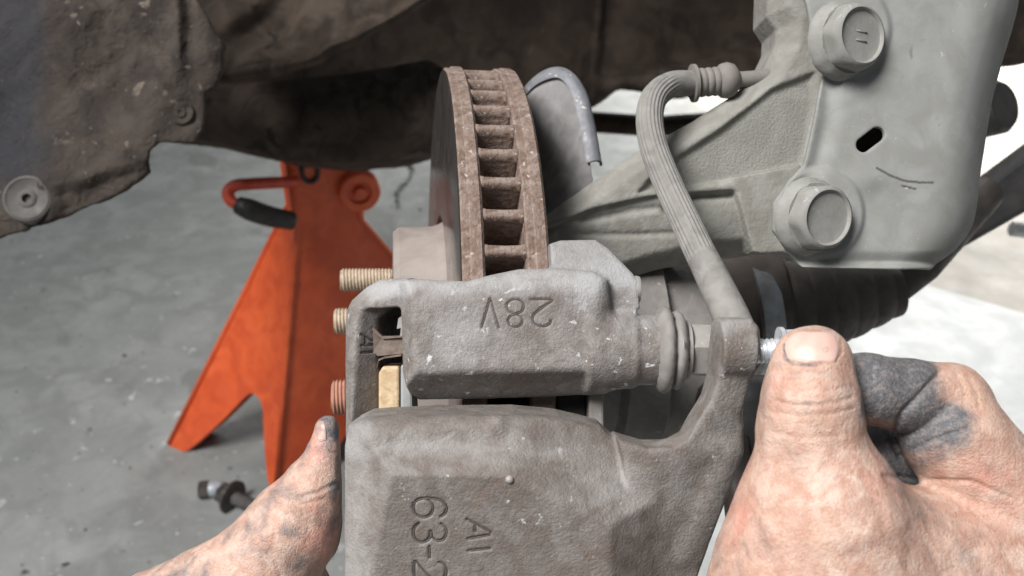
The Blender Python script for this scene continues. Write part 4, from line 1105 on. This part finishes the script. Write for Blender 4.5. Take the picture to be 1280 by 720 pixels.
def build_hands():
    t = thing('person', W(1100, 640, .2), 'bare grimy hands of a mechanic gripping the caliper and holding the silver bolt', 'person')
    # ---- hand with the bolt
    fr = Fr(0.222); V = Vol(fr, (850, 1420, 395, 900, -210, 110), 2.0); P = V.P
    # thumb
    V.add(V.cap(P(1016, 455, 8), P(1013, 500, 10), 43, 53))
    V.add(V.ell(P(1016, 452, 6), (50, 42, 36)), 12)
    V.add(V.cap(P(1013, 500, 6), P(1013, 540, 4), 58, 61), 18)
    V.add(V.cap(P(1013, 545, 2), P(1026, 640, 0), 58, 98), 26)
    V.add(V.cap(P(1026, 650, -5), P(1060, 820, -20), 104, 150), 30)
    V.add(V.cap(P(990, 720, -10), P(960, 900, -20), 100, 120), 30)
    # web and back of the hand towards the knuckles
    V.add(V.cap(P(1090, 690, -30), P(1290, 720, -60), 92, 96), 30)
    V.add(V.cap(P(1120, 820, -40), P(1340, 850, -70), 150, 150), 40)
    # index finger: proximal bone up from the knuckle, then folded back to the bolt
    g = V.cap(P(1300, 690, -62), P(1192, 545, -52), 84, 66)
    g = smin(g, V.cap(P(1192, 545, -52), P(1188, 505, -58), 62, 52), 12)
    V.add(g, 14)
    g = V.cap(P(1192, 500, -60), P(1130, 494, -52), 47, 47)
    g = smin(g, V.cap(P(1130, 494, -52), P(1085, 486, -44), 46, 45), 10)
    g = smin(g, V.cap(P(1085, 486, -44), P(1022, 474, -40), 44, 34), 10)
    V.add(g, 4)
    # curled middle, ring and little fingers behind
    for dy, dw in ((60, -95), (130, -120), (200, -140)):
        g = V.cap(P(1310, 690 + dy * .5, -90 + dw * .4), P(1215, 540 + dy, -70 + dw), 70, 54)
        g = smin(g, V.cap(P(1215, 540 + dy, -70 + dw), P(1095, 515 + dy * .9, -40 + dw), 50, 46), 8)
        V.add(g, 5)
    v, q = V.nets(); n = vnormals(v, q)
    px, py = fr.pix(v)
    v = v + n * (0.8 * lump(v, 22, 10, 2) + .3 * lump(v, 7, 10, 1))[:, None]
    gr = [([(966, 500), (990, 506), (1020, 507), (1050, 502), (1064, 497)], 2.6, 1.6), ([(962, 515), (1000, 520), (1040, 518), (1066, 511)], 2.4, 1.1), ([(970, 486), (1000, 490), (1040, 488), (1058, 484)], 2.4, 0.8),
          ([(966, 540), (1000, 548), (1050, 545)], 3.0, .9), ([(1174, 466), (1150, 494), (1130, 515), (1118, 538), (1118, 556), (1126, 570)], 4.0, 5.0), ([(1126, 570), (1160, 552), (1212, 534)], 3.0, 2.4),
          ([(1106, 594), (1150, 600), (1215, 602), (1262, 622)], 3.2, 2.6), ([(915, 596), (930, 606), (950, 640)], 3, 1.6), ([(896, 640), (920, 660), (935, 700)], 4, 1.2),
          ([(1110, 598), (1130, 640), (1160, 680), (1180, 720)], 6, 1.6), ([(1078, 600), (1100, 640), (1120, 690)], 6, 1.0), ([(1210, 470), (1222, 492), (1224, 510)], 3, 1.0), ([(1196, 466), (1206, 488), (1205, 512)], 3, 1.0),
          ([(1095, 446), (1090, 462), (1092, 478)], 2.2, 1.0), ([(1104, 448), (1100, 466)], 2.2, .8), ([(940, 640), (960, 690), (970, 720)], 5, .9)]
    # nail fold
    gr.append(([(979, 426), (979, 440), (986, 453), (1014, 456), (1044, 454), (1053, 440), (1052, 426)], 2.2, 1.2))
    v = grooves(v, n, fr, gr)
    dirt_shade = 1.5 * step(polyline_dist(px, py, [(1070, 470), (1110, 480), (1150, 490)]), 62, 30) * (px > 1060) * step(px, 1195, 1150) * step(py - (px - 1066) * .1, 428, 445) * ((px > 1076) | (v[:, 2] < -2))
    dirt_shade = np.maximum(dirt_shade, 1.2 * step(polyline_dist(px, py, [(1140, 545), (1165, 525), (1190, 530)]), 46, 12))
    dirt_shade = np.maximum(dirt_shade, .75 * step(polyline_dist(px, py, [(1124, 585), (1165, 565), (1200, 545)]), 34, 6))
    for pts, wd, am in (([(979, 430), (981, 448), (990, 455), (1020, 457)], 4, .8), ([(966, 506), (1060, 503)], 3, .35), ([(1172, 468), (1150, 494), (1118, 540), (1122, 566)], 5, 1.2), ([(1170, 560), (1214, 534)], 4, .9),
                        ([(990, 470), (1014, 466), (1040, 470)], 9, .42), ([(957, 470), (953, 540)], 12, .42), ([(1074, 500), (1078, 560)], 10, .4), ([(1140, 630), (1190, 660), (1215, 710)], 26, .42), ([(1110, 596), (1130, 620)], 10, .5), ([(1000, 412), (1035, 412)], 8, .35)):
        dirt_shade = np.maximum(dirt_shade, am * step(polyline_dist(px, py, pts), wd, wd * .2))
    dirt_shade = np.maximum(dirt_shade, .9 * step(n[:, 2], 0.1, -.6)) * (py < 1000)
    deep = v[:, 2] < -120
    dirt_shade = np.maximum(dirt_shade, np.where(deep, 1.1, 0))
    dirt_shade = np.maximum(dirt_shade, 1.2 * step(v[:, 2], -62, -85) * step(np.abs(px - 1100), 60, 40) * (py > 520) * (py < 620))  # gap between the fingers darkened as shade, on top of the grime
    dirt_shade = np.maximum(dirt_shade, .10 + .16 * lump(v, 16, 10, 5))
    tan = .45 * blob(px, py, 1000, 525, 50, 20) + .4 * blob(px, py, 1215, 500, 30, 40) + .25 * blob(px, py, 1050, 680, 80, 60)
    pink = .5 * blob(px, py, 920, 640, 22, 60) + .45 * blob(px, py, 1235, 600, 40, 60) + .4 * blob(px, py, 1100, 600, 40, 40) + .3 * blob(px, py, 970, 480, 12, 50)
    h1 = add('hand', fr.world(v), q, M['skin'], t, attrs={'grime_shade': dirt_shade, 'tan': tan, 'pink': pink})
    h1['label'] = 'hand with thumb and bent index finger pinching the silver bolt'
    nail_patch(V, fr, 1016, 433, 35, 20, -0.05, h1, lift=1.6)
    # ---- hand supporting the caliper from the left
    fr = Fr(0.262); V = Vol(fr, (130, 445, 505, 900, -150, 90), 1.8); P = V.P
    V.add(V.cap(P(410, 537, -20), P(406, 570, -18), 17, 23))
    V.add(V.cap(P(406, 570, -18), P(394, 606, -14), 24, 34), 10)
    V.add(V.cap(P(392, 610, -12), P(366, 660, -8), 38, 56), 14)
    V.add(V.cap(P(366, 662, -8), P(310, 730, -6), 58, 62), 18)
    V.add(V.cap(P(330, 715, -10), P(190, 800, -30), 66, 84), 22)
    V.add(V.cap(P(330, 760, -40), P(240, 900, -60), 90, 110), 22)
    V.cut(V.plane(P(427, 600, -20), (-.96, -.06, .10)), 6)
    v, q = V.nets(); n = vnormals(v, q); px, py = fr.pix(v)
    v = v + n * (0.7 * lump(v, 18, 10, 4) + .3 * lump(v, 6, 10, 1))[:, None]
    v = grooves(v, n, fr, [([(352, 618), (375, 622), (400, 614), (420, 604)], 2.6, 1.7), ([(345, 626), (372, 632), (405, 624)], 2.4, 1.3), ([(340, 612), (362, 610), (390, 600)], 2.2, .8), ([(304, 655), (306, 666), (303, 674)], 2.6, 1.6),
                           ([(258, 680), (280, 696), (302, 716)], 3, 1.2), ([(244, 694), (270, 712)], 3, 1.0), ([(396, 560), (410, 566), (424, 566)], 2, .7), ([(330, 680), (345, 700), (350, 720)], 4, .9)])
    dirt_shade = 1.0 * step(np.hypot(px - 410, py - 530), 26, 10) + .75 * step(polyline_dist(px, py, [(424, 545), (424, 620), (418, 660)]), 16, 3) + .55 * step(polyline_dist(px, py, [(350, 618), (380, 622), (418, 608)]), 13, 2)
    dirt_shade = np.maximum(dirt_shade, .72 * blob(px, py, 362, 666, 24, 12) + .45 * blob(px, py, 308, 690, 10, 22) + .3 * blob(px, py, 385, 640, 30, 16)); dirt_shade = np.maximum(dirt_shade, .6 * step(n[:, 2], 0, -.7))
    dirt_shade = np.maximum(dirt_shade, .44 + .24 * lump(v, 14, 10, 6)); dirt_shade = np.maximum(dirt_shade, .62 * step(px, 392 - (py - 560) * .1, 424) * step(py, 540, 600))  # mottled grime, then shade painted down the right side of the thumb
    pink = .6 * blob(px, py, 400, 560, 18, 24) + .55 * blob(px, py, 405, 680, 30, 60) + .35 * blob(px, py, 350, 600, 18, 16)
    h2 = add('hand', fr.world(v), q, M['skin'], t, attrs={'grime_shade': dirt_shade, 'tan': .2 * blob(px, py, 260, 720, 60, 30), 'pink': pink})
    h2['label'] = 'supporting hand with its thumb pressed against the caliper side'
    nail_patch(V, fr, 401, 538, 7, 13, 0.1, h2, lift=1.0, grime_shade=.8)
build_hands()
